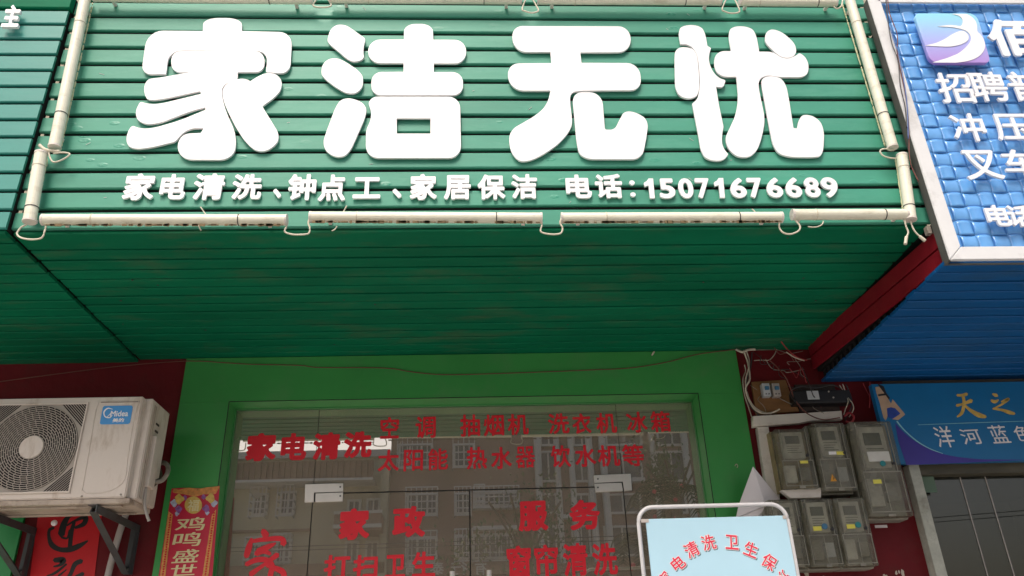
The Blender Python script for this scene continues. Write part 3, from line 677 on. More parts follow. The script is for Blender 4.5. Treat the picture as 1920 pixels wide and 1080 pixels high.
# emblem: rounded badge with a white swoosh
EY = BY - 0.0
eo, ek = (1660, 0), 4.5
emb_m = mat('emblem_gradient', (0.30, 0.55, 0.80), 0.3, 0.02, 3)
def grad(m):
    t = m.node_tree; N = t.nodes; L = t.links; b = N["Principled BSDF"]
    g = N.new("ShaderNodeNewGeometry"); s = N.new("ShaderNodeSeparateXYZ"); L.new(g.outputs["Position"], s.inputs[0])
    r = N.new("ShaderNodeMapRange"); r.inputs["From Min"].default_value = Z0 + 2.12; r.inputs["From Max"].default_value = Z0 + 2.40; L.new(s.outputs[2], r.inputs[0])
    c = N.new("ShaderNodeValToRGB"); c.color_ramp.elements[0].color = (0.42, 0.22, 0.60, 1); c.color_ramp.elements[1].color = (0.30, 0.72, 0.86, 1)
    e = c.color_ramp.elements.new(0.5); e.color = (0.40, 0.45, 0.85, 1)
    L.new(r.outputs[0], c.inputs[0]); L.new(c.outputs[0], b.inputs["Base Color"])
grad(emb_m)
e1 = poly_px('emblem', [(242, 112, 45), (770, 112, 70), (890, 528, 45), (385, 528, 60)], EY, 0.016, emb_m, bs, eo, ek, bevel=0.001)
for pts in ([(560, 117, 10), (690, 117, 20), (745, 150, 30), (775, 200, 30), (775, 265, 15), (815, 300, 25), (838, 350, 30), (845, 400, 30), (820, 450, 30), (770, 490, 30), (700, 515, 30), (600, 528, 10), (395, 527, 6), (520, 490, 20), (620, 450, 30), (690, 390, 30), (724, 340, 20), (722, 300, 20), (690, 262, 20), (640, 243, 20), (560, 228, 20), (440, 222, 3), (540, 210, 15), (600, 215, 20), (640, 222, 15), (655, 190, 15), (650, 155, 15), (620, 130, 15)],
            [(335, 385, 4), (430, 362, 20), (500, 330, 20), (560, 290, 20), (620, 262, 20), (660, 258, 15), (696, 285, 20), (708, 320, 20), (690, 350, 20), (640, 375, 20), (560, 393, 20), (500, 393, 10), (400, 388, 5)]):
    o = poly_px('emblem_mark', pts, EY - 0.0172, 0.001, M['white'], e1, eo, ek); o.location = (0, 0, 0)
BC = BY - 0.0
for ch, x0, y0, x1, y1, bo in [('佰', 1854, 36, 1951, 104, .035), ('招', 1759, 136, 1824, 192, .015), ('聘', 1820, 134, 1888, 189, .015), ('普', 1892, 134, 1955, 188, .015), ('冲', 1785, 212, 1847, 264, .015), ('压', 1866, 213, 1932, 262, .015),
                               ('叉', 1807, 281, 1877, 336, .015), ('车', 1882, 280, 1948, 331, .015), ('电', 1850, 384, 1894, 423, .028), ('话', 1890, 384, 1938, 424, .028)]:
    char_px(ch, x0, y0, x1, y1, BC, 0.009, M['white'], bs, bo, name='character')
# canopy under the blue sign
bc = thing('canopy', (2.6, 2.9, BZ), 'blue slatted canopy underside with maroon side board, right of the green one', 'canopy')
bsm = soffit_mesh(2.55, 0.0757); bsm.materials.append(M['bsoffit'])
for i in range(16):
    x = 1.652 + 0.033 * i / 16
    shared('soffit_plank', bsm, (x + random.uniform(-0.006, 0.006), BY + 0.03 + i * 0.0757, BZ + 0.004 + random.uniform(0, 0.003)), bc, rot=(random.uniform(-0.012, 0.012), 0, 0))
def side_mesh(length, h):
    bm = bmesh.new(); add_box(bm, (0, 0, 0.003), (0.012, length, h - 0.003), 0.002); return from_bm(bm)
smn = side_mesh(1.19, 0.068); smn.materials.append(M['maroonpl'])
for i in range(2):
    shared('side_plank_or_recess', smn, (1.662, 2.40, Z0 + 1.285 + i * 0.069), bc, rot=(0.044, 0, 0.011))
box('side_plank_or_recess', (1.69, 2.42, Z0 + 1.50), (1.70, 3.6, Z0 + 2.4), M['dark'], bc)
box('added_lining', (1.678, 2.42, BZ + 0.0605), (4.2, 3.6, BZ + 0.08), M['dark'], bc)  # added black sheet, shade inside the open frame put into its colour
box('side_plank_or_recess', (1.705, 2.42, BZ + 0.081), (1.715, 3.6, Z0 + 1.49), M['dark'], bc)  # no plank: black sheet painting the shade inside the open frame
bm = bmesh.new()
for i in range(24): add_box(bm, (1.69, 2.42 + i * 0.049, BZ + 0.017), (1.70, 2.445 + i * 0.049, BZ + 0.055))
tag(link('broken_edge', from_bm(bm), M['dark'], bc), kind='stuff')
# thin wires down the aluminium frame
for i, (m_, ps) in enumerate((('wire_br', [(1664, -5), (1668, 25), (1681, 60), (1683, 80), (1682, 98), (1690, 140), (1699, 185), (1704, 240), (1706, 300), (1722, 340)]),
                              ('wire_d', [(1661, -5), (1665, 40), (1672, 80), (1684, 115), (1688, 160), (1697, 200), (1700, 240)]),
                              ('wire_bl', [(1668, 50), (1675, 70), (1684, 98), (1696, 160), (1701, 200), (1703, 260)]))):
    tag(tube('sign_wire', [at(x, y, BY - 0.006 - 0.004 * i) for x, y in ps], 0.002, M[m_], None, 6),
        ('thin brown wire hanging down the aluminium sign frame', 'thin dark wire running down the aluminium sign frame', 'short thin blue wire beside the aluminium sign frame')[i], 'wire')

# ------------------------------------------------------------------ green shopfront
OT = Z0 + 1.2316; OL, OR = -1.121, 1.072; GY = 3.72
sf = thing('shopfront', (0, 3.6, 0), 'green painted doorway surround with glass doors under the big sign', 'shopfront')
box('lintel_panel', (-1.347, 3.6, OT), (1.290, 3.7, SOF - 0.002), M['green'], sf, label='green board over the glass doors')
box('side_panel', (-1.347, 3.6, 0), (OL, 3.7, OT - 0.0005), M['green'], sf)
box('side_panel', (OR, 3.6, 0), (1.290, 3.7, OT - 0.0005), M['green'], sf)
boxes('edge_seam', [((OL - 0.003, 3.5985, 0), (OL, 3.6005, OT + 0.003)), ((OR, 3.5985, 0), (OR + 0.003, 3.6005, OT + 0.003)), ((OL, 3.5985, OT), (OR, 3.6005, OT + 0.003))], M['rubber'], sf)
boxes('reveal', [((OL - 0.02, 3.7003, 0), (OL + 0.004, 3.76, OT + 0.02)), ((OR - 0.004, 3.7003, 0), (OR + 0.02, 3.76, OT + 0.02)), ((OL + 0.0045, 3.7003, OT - 0.004), (OR - 0.0045, 3.76, OT + 0.02))], M['greenrev'], sf)
DZ = Z0 + 0.828; DL, DR = -0.728, 0.694
def pane(x0, x1, z0, z1, name='glass_pane', label=None):
    return box(name, (x0, GY, z0), (x1, GY + 0.01, z1), M['glass'], sf, label=label)
pane(OL + 0.005, DL - 0.0025, 0.02, OT - 0.006); pane(DR + 0.0025, OR - 0.005, 0.02, OT - 0.006)
pane(DL, DR, DZ + 0.003, OT - 0.006)
d1 = pane(DL + 0.002, -0.0195, 0.02, DZ - 0.003, 'glass_door'); d2 = pane(-0.0135, DR - 0.002, 0.02, DZ - 0.003, 'glass_door')
boxes('seal', [((DL - 0.0022, GY + 0.001, 0.02), (DL - 0.0003, GY + 0.009, OT - 0.006)), ((DR + 0.0003, GY + 0.001, 0.02), (DR + 0.0022, GY + 0.009, OT - 0.006)),
               ((DL, GY + 0.002, DZ - 0.0025), (DR, GY + 0.008, DZ + 0.0025)), ((-0.0185, GY + 0.003, 0.02), (-0.0145, GY + 0.007, DZ - 0.004))], M['rubber'], sf)
# patch fittings
FZ = GY - 0.012
def pf(pts_up, pts_dn):
    u = poly_px('patch_fitting', pts_up, GY - 0.0005, 0.012, M['steel'], sf, bevel=0.0008)
    l = poly_px('patch_fitting', pts_dn, GY - 0.0005, 0.012, M['steel'], sf, bevel=0.0008)
    return u, l
pf([(572, 908), (643, 906), (643, 921.6), (588.5, 923.6), (588, 941), (571, 941.5)], [(591.5, 925), (643, 923.2), (642, 939.6), (591, 941)])
pf([(1114, 891), (1183, 888), (1185, 919), (1170.8, 920), (1168, 902.6), (1115, 905.2)], [(1115, 906.8), (1165.5, 905), (1168, 920), (1117, 922)])
box('fitting_seam', at(572, 941, GY - 0.004), at(643, 906, GY - 0.002), M['rubber'], sf)
box('fitting_seam', at(1116, 922, GY - 0.004), at(1183, 889, GY - 0.002), M['rubber'], sf)
for x, y in ((638, 913), (638, 930), (1121, 898), (1121, 914)):
    bm = bmesh.new(); p = at(x, y, GY - 0.0125); add_tube(bm, [p, p - Vector((0, 0.002, 0))], 0.004, 10); link('screw', from_bm(bm), M['bracket'], sf)
for x in (-0.095, 0.065):
    h = thing  # handles are parts
    bm = bmesh.new(); add_tube(bm, [(x, GY - 0.05, 0.85), (x, GY - 0.05, Z0 + 0.468)], 0.011, 14)
    add_tube(bm, [(x, GY - 0.05, Z0 + 0.42), (x, GY + 0.001, Z0 + 0.42)], 0.008, 10); add_tube(bm, [(x, GY - 0.05, 0.95), (x, GY + 0.001, 0.95)], 0.008, 10)
    link('door_handle', from_bm(bm, smooth=False), M['steel'], sf)
TXT = [('家', 462, 812, 518, 864, .055), ('电', 527, 812, 575, 863, .05), ('清', 587, 811, 638, 862, .05), ('洗', 645, 809, 697, 858, .05),
       ('空', 713, 782, 748, 822, .024), ('调', 779, 781, 817, 821, .024), ('太', 709, 843, 748, 883, .024), ('阳', 757, 843, 793, 883, .024), ('能', 803, 841, 840, 881, .024),
       ('抽', 863, 777, 900, 818, .024), ('烟', 907, 777, 945, 817, .024), ('机', 952, 776, 991, 815, .024), ('洗', 1028, 775, 1067, 813, .024), ('衣', 1073, 775, 1108, 813, .024), ('机', 1118, 774, 1156, 812, .024),
       ('冰', 1175, 772, 1213, 811, .024), ('箱', 1220, 771, 1257, 810, .024), ('热', 875, 838, 913, 879, .024), ('水', 921, 838, 959, 879, .024), ('器', 967, 837, 1003, 877, .015),
       ('饮', 1033, 835, 1070, 876, .024), ('水', 1078, 834, 1117, 875, .024), ('机', 1121, 834, 1162, 874, .024), ('等', 1167, 833, 1207, 874, .024),
       ('家', 636, 953, 693, 1012, .05), ('政', 736, 949, 797, 1007, .05), ('服', 972, 939, 1027, 995, .045), ('务', 1068, 937, 1125, 993, .045),
       ('打', 607.5, 1040, 656, 1086, .035), ('扫', 662, 1040, 708, 1086, .035), ('卫', 722, 1040, 760, 1084, .035), ('生', 773, 1034, 816, 1082, .035),
       ('窗', 950, 1023, 996, 1083, .035), ('帘', 1002, 1021, 1047, 1081, .03), ('清', 1056, 1018, 1102, 1080, .03), ('洗', 1111, 1018, 1157, 1078, .03)]
for ch, x0, y0, x1, y1, bo in TXT:
    char_px(ch, x0, y0, x1, y1, GY - 0.0012, 0, M['red_vinyl'], sf, bo, name='vinyl_character', tilt=0.02)
brush_px('vinyl_character', [[(560, 570, 60), (590, 620, 80), (600, 640, 40)], [(430, 660, 30), (400, 760, 70), (370, 860, 60)], [(430, 690, 40), (560, 670, 50), (760, 660, 60), (790, 720, 70)],
                             [(500, 800, 60), (620, 750, 60), (700, 710, 20)], [(480, 830, 60), (560, 800, 60), (640, 830, 40)], [(370, 950, 50), (480, 900, 60), (600, 900, 60), (660, 960, 60), (640, 1080, 60)],
                             [(720, 840, 60), (640, 900, 50), (560, 960, 40), (420, 1060, 60)], [(600, 960, 40), (760, 1020, 70), (800, 1080, 60)]], GY - 0.0012, M['red_vinyl'], sf, (400, 900), 6, 0.0001)
# small things on the green wall
tag(tube('wall_string', [at(x, y, 3.594) for x, y in [(-40, 721), (100, 702), (230, 686), (349, 677), (420, 680), (470, 683), (560, 685), (600, 689), (720, 690), (770, 697), (820, 702), (880, 702), (1000, 698), (1100, 694), (1180, 690), (1250, 679), (1310, 664), (1390, 654)]],
         0.0022, M['wire_br'], None, 6), 'thin brown string sagging across the top of the green board', 'string')
for x, y, lb in ((1222, 666, 'small screw stub high on the green board'),):
    bm = bmesh.new(); p = at(x, y, 3.599); add_tube(bm, [p, p + Vector((0.01, -0.02, 0.01))], 0.004, 8); tag(link('wall_screw', from_bm(bm), M['wire_p'], None), lb, 'screw')

# ------------------------------------------------------------------ couplets (paper banners)
cp = thing('paper_couplet', at(360, 1000, 3.598), 'narrow gold bordered red couplet on the green side panel', 'paper banner')
o = poly_px('paper', [(322, 916), (345, 914.5), (378, 916), (412, 911), (398, 1082), (380, 1200), (282, 1200), (297, 1082)], 3.5985, 0.001, M['redpaper2'], cp)
for x0, x1 in (((320, 900, 0), (0, 0, 0)),): pass
def pp(n, pts, m, dy=0.0012): return poly_px(n, pts, 3.5975 - dy, 0.0004, m, cp, (280, 900), 6)
pp('gold_border', [(215, 350), (262, 390), (180, 1090), (118, 1090)], M['orange'])
pp('gold_border', [(752, 330), (705, 390), (595, 1090), (662, 1090)], M['orange'])
pp('gold_border', [(250, 140, 30), (280, 95, 10), (330, 110), (430, 85, 20), (560, 100, 20), (650, 82, 10), (795, 70), (745, 160, 20), (600, 160, 30), (520, 190, 20), (420, 165, 30)], M['orange'])
for c, r, m_ in (((335, 215), 52, 'gold'), ((690, 205), 50, 'gold'), ((280, 260), 40, 'bluegrey'), ((330, 330), 38, 'purple'), ((640, 320), 40, 'purple'), ((725, 260), 40, 'bluegrey'), ((400, 200), 26, 'purple'), ((610, 190), 26, 'purple'), ((310, 380), 24, 'bluegrey'), ((650, 370), 24, 'bluegrey')):
    rr = [(c[0] + r * (1 + .2 * math.sin(3 * a + c[0])) * math.cos(a), c[1] + r * (1 + .2 * math.cos(4 * a)) * math.sin(a)) for a in [i * math.pi / 8 for i in range(16)]]
    pp('printed_flower', rr, M[m_], 0.0012 + r * 0.00001)
pp('gold_medallion', [(495 + 98 * math.cos(a), 282 + 98 * math.sin(a)) for a in [i * math.pi / 12 for i in range(24)]], M['gold'], 0.0022)
char_px('福', 280 + 432 / 6, 900 + 222 / 6, 280 + 560 / 6, 900 + 352 / 6, 3.5945, 0, M['palegold'], cp, 0.02)
for ch, x0, y0, x1, y1 in (('鸡', 300, 420, 628, 570), ('鸣', 270, 590, 585, 745), ('盛', 265, 780, 555, 930), ('世', 240, 950, 530, 1075)):
    char_px(ch, 280 + x0 / 6, 900 + y0 / 6, 280 + x1 / 6, 900 + y1 / 6, 3.5955, 0, M['palegold'], cp, 0.012, shear=0.05, tilt=0.02)
# fine pattern in the gold border
bmx = bmesh.new()
for (xa, xb) in (((240, 395), (150, 1085)), ((728, 370), (628, 1085))):
    for i in range(26):
        f = i / 25; x = xa[0] + (xb[0] - xa[0]) * f; y = xa[1] + (xb[1] - xa[1]) * f
        p = at(280 + x / 6, 900 + y / 6, 3.5958); s = 0.0035
        add_box(bmx, (-s, 0, -s), (s, 0.0002, s), 0, Matrix.Translation(p) @ Matrix.Rotation(0.8 if i % 2 else 0.1, 4, 'Y'))
tag(link('border_pattern', from_bm(bmx), M['redpaper'], cp), kind='stuff')

rc = thing('paper_couplet', at(125, 1040, 3.608), 'plain red paper couplet with black brush writing below the air conditioner', 'paper banner')
poly_px('paper', [(76, 930), (195, 930), (177, 1082), (160, 1200), (38, 1200), (56, 1082)], 3.613, 0.001, M['redpaper'], rc)
brush_px('brushed_character', [[(960, 300, 20), (870, 330, 50), (810, 420, 80), (775, 555, 90)], [(780, 590, 30), (850, 600, 25), (880, 500, 25)], [(850, 440, 25), (950, 380, 30), (1080, 335, 60), (1060, 420, 60), (950, 470, 35)],
                               [(940, 400, 40), (905, 520, 55), (885, 710, 55)], [(680, 470, 35), (625, 500, 40), (620, 590, 45), (660, 690, 70), (760, 745, 60), (880, 745, 70), (1000, 700, 65), (1110, 635, 20)]], 3.6115, M['ink'], rc, (0, 920), 6.75, 0.0001)
brush_px('brushed_character', [[(690, 880, 60), (800, 880, 80), (760, 940, 40), (680, 960, 20)], [(590, 1080, 15), (700, 1040, 35), (840, 930, 25)], [(1030, 890, 60), (950, 930, 60), (900, 1040, 50), (870, 1090, 50)], [(840, 1000, 15), (740, 1080, 30)],
                               [(1050, 1050, 50), (960, 1090, 40)], [(640, 1110, 60), (760, 1180, 60), (700, 1300, 60)], [(900, 1120, 50), (1020, 1180, 60), (930, 1320, 60)]], 3.6115, M['ink'], rc, (0, 920), 6.75, 0.0001)

# ------------------------------------------------------------------ left neighbour's green shopfront edge
nf = thing('door_frame', (-2.2, 3.6, 0), 'green frame of the neighbouring shop behind the air conditioner', 'door frame')
xr = at(100, 735, 3.6).x
boxes('frame_panel', [((-4, 3.598, 0), (xr, 3.6145, Z0 + 1.262))], mat('bright_green', (0.01, 0.24, 0.055), 0.45, 0.1, 3), nf)

# ------------------------------------------------------------------ air conditioner
AY0, AY1 = 3.2, 3.43; AXR = -1.318; AXL = -2.10; AZB, AZT = Z0 + 0.716, Z0 + 1.126
ac = thing('air_conditioner', (-1.7, 3.3, AZB), 'beige outdoor air conditioning unit on wall brackets, at the left edge', 'air conditioner')
bm = bmesh.new(); add_box(bm, (AXL, AY0, AZB), (AXR, AY1, AZT)); 
es = [e for e in bm.edges if abs(e.verts[0].co.z - e.verts[1].co.z) > 0.1 and e.verts[0].co.y < AY0 + 0.01 and e.verts[0].co.x > AXR - 0.01]
bmesh.ops.bevel(bm, geom=es, offset=0.03, segments=4, affect='EDGES')
es = [e for e in bm.edges if e.calc_face_angle(0) > 0.6]
bmesh.ops.bevel(bm, geom=es, offset=0.004, segments=2, affect='EDGES')
# cut the fan opening
fc = at(60, 841, AY0); gs_r = 0.178
casing = link('casing', from_bm(bm), M['ac'], ac)
box('base_pan', (AXL + 0.01, AY0 + 0.006, AZB - 0.022), (AXR - 0.012, AY1 - 0.004, AZB - 0.0005), M['ac_dirty'], ac, 0.006)
boxes('base_lip', [((AXL + 0.02, AY0 + 0.03, AZB - 0.030), (AXR - 0.05, AY0 + 0.05, AZB - 0.0225)), ((AXL + 0.02, AY1 - 0.06, AZB - 0.030), (AXR - 0.05, AY1 - 0.04, AZB - 0.0225))], M['ac_dirty'], ac, 0.003)
# rim round the grille
gx1 = at(168, 752, AY0).x + 0.0; gz1 = at(80, 757, AY0).z; gz0 = at(80, 925, AY0).z; gx0 = fc.x - (gx1 - fc.x) - 0.02
boxes('grille_rim', [((gx0, AY0 - 0.007, gz1 - 0.006), (gx1, AY0 - 0.0005, gz1 + 0.001)), ((gx0, AY0 - 0.007, gz0 - 0.001), (gx1, AY0 - 0.0005, gz0 + 0.006)), ((gx1 - 0.0065, AY0 - 0.0068, gz0 + 0.0065), (gx1 - 0.0005, AY0 - 0.0006, gz1 - 0.0065)), ((gx0, AY0 - 0.0068, gz0 + 0.0065), (gx0 + 0.006, AY0 - 0.0006, gz1 - 0.0065))], M['ac'], ac, 0.0015)
box('grille_plate', (gx0 + 0.006, AY0 - 0.0012, gz0 + 0.006), (gx1 - 0.006, AY0 - 0.0003, gz1 - 0.006), M['ac_grille'], ac)
cz = (gz0 + gz1) / 2; R0 = (gz1 - gz0) / 2 - 0.010
bm = bmesh.new(); add_tube(bm, [(fc.x, AY0 - 0.0030, cz), (fc.x, AY0 - 0.0014, cz)], R0 + 0.002, 64); link('fan_opening', from_bm(bm), M['dark'], ac)
bm = bmesh.new(); nr = 15
def ring(bm, r, y0, wd, seg=72):
    a = []
    for k in range(seg):
        t = k * 2 * math.pi / seg
        a.append([bm.verts.new((fc.x + (r + s) * math.cos(t), y0 - d, cz + (r + s) * math.sin(t))) for s, d in ((-wd, 0), (-wd, 0.003), (wd, 0.003), (wd, 0))])
    for k in range(seg):
        for j in range(3): bm.faces.new((a[k][j], a[k][j + 1], a[(k + 1) % seg][j + 1], a[(k + 1) % seg][j]))
rs = [0.047 + (R0 - 0.047) * i / nr for i in range(nr + 1)]
for r in rs: ring(bm, r, AY0 - 0.0035, 0.00135)
for i in range(nr):
    n = int(16 + 26 * i / nr)
    for k in range(n):
        t = (k + 0.5 * (i % 2) + 0.13 * i) * 2 * math.pi / n
        add_box(bm, (rs[i], -0.003, -0.0009), (rs[i + 1], 0, 0.0009), 0, Matrix.Translation((fc.x, AY0 - 0.0036, cz)) @ Matrix.Rotation(-t, 4, 'Y'))
g = link('fan_grille', from_bm(bm), M['ac_grille'], ac); tag(g, kind='stuff')
bm = bmesh.new()                                    # hatch slots in the corners of the grille plate
for sx in (-1, 1):
    for sz in (-1, 1):
        for q in range(9):
            d = R0 + 0.012 + q * 0.0075
            # diagonal slot at distance d from the fan centre, clipped by the square
            pts = []
            for s in (-1, 1):
                pts.append(s)
            half = max(0.0, (R0 + 0.006) * math.sqrt(2) - d)
            if half < 0.006: continue
            add_box(bm, (-half, -0.0006, -0.0022), (half, 0, 0.0022), 0, Matrix.Translation((fc.x + sx * d * 0.7071, AY0 - 0.0013, cz + sz * d * 0.7071)) @ Matrix.Rotation(sx * sz * math.pi / 4, 4, 'Y'))
tag(link('corner_slots', from_bm(bm), M['dark'], ac), kind='stuff')
bm = bmesh.new(); add_tube(bm, [(fc.x, AY0 - 0.004, cz), (fc.x, AY0 - 0.009, cz)], 0.045, 40); bmesh.ops.bevel(bm, geom=[e for e in bm.edges if e.calc_face_angle(0) > 1], offset=0.003, segments=3, affect='EDGES'); link('fan_hub', from_bm(bm, smooth=False), M['ac'], ac)
# service panel outline, logo plate
def groove(pts, parent):
    P = [at(150 + x / 4.5, 730 + y / 4.5, AY0) for x, y in pts]; bm = bmesh.new()
    add_tube(bm, [Vector((p.x, AY0 - 0.0002, p.z)) for p in spline(P, 5)], 0.0022, 6); return link('panel_bead', from_bm(bm, smooth=True), M['ac'], parent)
groove([(20, 850), (60, 875), (200, 870), (310, 830), (380, 750), (400, 600), (440, 330), (480, 160), (500, 110), (470, 100), (200, 103), (160, 120), (130, 200), (80, 500), (18, 850)], ac)
boxes('panel_handle', [(at(150 + 175 / 4.5, 730 + 112 / 4.5, AY0 - 0.003), at(150 + 490 / 4.5, 730 + 102 / 4.5, AY0 - 0.0003))], M['foam'], ac)
lg = poly_px('logo_plate', [(195, 140, 18), (447, 136, 18), (420, 292, 20), (165, 296, 18)], AY0 - 0.0008, 0.0012, M['logo_blue'], ac, (150, 730), 4.5)
char_px('Midea', 150 + 258 / 4.5, 730 + 180 / 4.5, 150 + 408 / 4.5, 730 + 228 / 4.5, AY0 - 0.0024, 0, M['white'], ac, 0.03, name='logo_text')
char_px('美的', 150 + 275 / 4.5, 730 + 243 / 4.5, 150 + 372 / 4.5, 730 + 277 / 4.5, AY0 - 0.0024, 0, M['white'], ac, 0.04, name='logo_text')
brush_px('logo_swirl', [[(275, 168, 4), (235, 160, 10), (203, 190, 12), (212, 230, 10), (250, 238, 10), (272, 218, 5)], [(228, 232, 4), (258, 205, 8), (268, 185, 8)]], AY0 - 0.0024, M['white'], ac, (150, 730), 4.5, 0.0001)
for x, y in ((16, 903), (345, 888)):
    bm = bmesh.new(); p = at(150 + x / 4.5, 730 + y / 4.5, AY0); add_tube(bm, [p, p - Vector((0, 0.002, 0))], 0.004, 8); link('screw', from_bm(bm), M['foam'], ac)
# side: louvres, valve cover
for i in range(3): box('side_louvre', (AXR - 0.002, AY0 + 0.10, AZT - 0.09 - i * 0.03), (AXR + 0.003, AY0 + 0.13, AZT - 0.082 - i * 0.03), M['tape'], ac)
box('valve_cover', (AXR - 0.001, AY0 + 0.085, AZB + 0.06), (AXR + 0.018, AY0 + 0.15, AZB + 0.27), M['ac'], ac, 0.005)
boxes('side_bead', [((AXR - 0.0005, AY0 + 0.055 + k * 0.016, AZB + 0.01), (AXR + 0.002, AY0 + 0.062 + k * 0.016, AZT - 0.02)) for k in range(2)], M['ac_dirty'], ac)
tube('insulated_pipe', [at(280, 890, 3.34), at(289, 902, 3.36), at(303, 901, 3.38), at(313, 889, 3.40), at(315, 875, 3.43), at(308, 868, 3.47), at(298, 870, 3.54), at(292, 878, 3.6)], 0.0095, M['foam'], ac, 10)
tube('insulated_pipe', [at(272, 905, 3.33), at(281, 910, 3.36), at(292, 902, 3.42), at(298, 890, 3.50), at(296, 880, 3.6)], 0.014, M['tape'], ac, 10)
tube('drain_hose', [(AXR + 0.004, AY0 + 0.10, AZB + 0.06), (AXR + 0.01, AY0 + 0.10, AZB - 0.01), (AXR + 0.03, AY0 + 0.12, AZB - 0.07)], 0.006, M['pvc'], ac, 8)
bm = bmesh.new(); p = Vector((-1.70, AY1 - 0.02, AZB - 0.05)); bmesh.ops.create_uvsphere(bm, u_segments=12, v_segments=8, radius=0.012, matrix=Matrix.Translation(p)); link('drain_nub', from_bm(bm, smooth=True), M['board'], ac)
# brackets
for i, (x, lb) in enumerate(((-1.452, 'dark grey steel bracket under the right end of the air conditioner'), (-1.885, 'dark grey steel bracket under the left part of the air conditioner'))):
    br = thing('wall_bracket', (x, 3.6, AZB - 0.05), lb, 'bracket', 'steel brackets under the air conditioner')
    zt = AZB - 0.031
    boxes('arm', [((x - 0.018, 3.17, zt - 0.003), (x + 0.018, 3.614, zt)), ((x + 0.015, 3.17, zt - 0.03), (x + 0.018, 3.614, zt - 0.0031))], M['bracket'], br)
    boxes('upright', [((x - 0.018, 3.608, zt - 0.20), (x + 0.018, 3.6145, zt - 0.004)), ((x + 0.014, 3.575, zt - 0.20), (x + 0.0148, 3.6079, zt - 0.031))], M['bracket'], br)
    bm = bmesh.new()
    A = Vector((x - 0.012, 3.22, zt - 0.006)); B = Vector((x - 0.004, 3.60, zt - 0.185)); d = (B - A).normalized(); L_ = (B - A).length
    Mx = Matrix.Translation(A) @ d.to_track_quat('Y', 'Z').to_matrix().to_4x4()
    add_box(bm, (-0.014, 0, -0.016), (-0.011, L_, 0.016), 0, Mx); add_box(bm, (-0.0109, 0, -0.016), (0.014, L_, -0.013), 0, Mx); link('brace', from_bm(bm), M['bracket'], br)
    bm = bmesh.new(); add_tube(bm, [(x, 3.6079, zt - 0.18), (x, 3.602, zt - 0.18)], 0.006, 6); link('bolt', from_bm(bm), M['pvc'], br)
tag(tube('drain_pipe', [at(243, 950, 3.58), at(232, 975, 3.585), at(215, 1030, 3.585), at(201, 1085, 3.585), at(175, 1200, 3.585)], 0.0135, M['pvc'], None, 12), 'grey plastic pipe running down the maroon wall under the air conditioner', 'pipe')

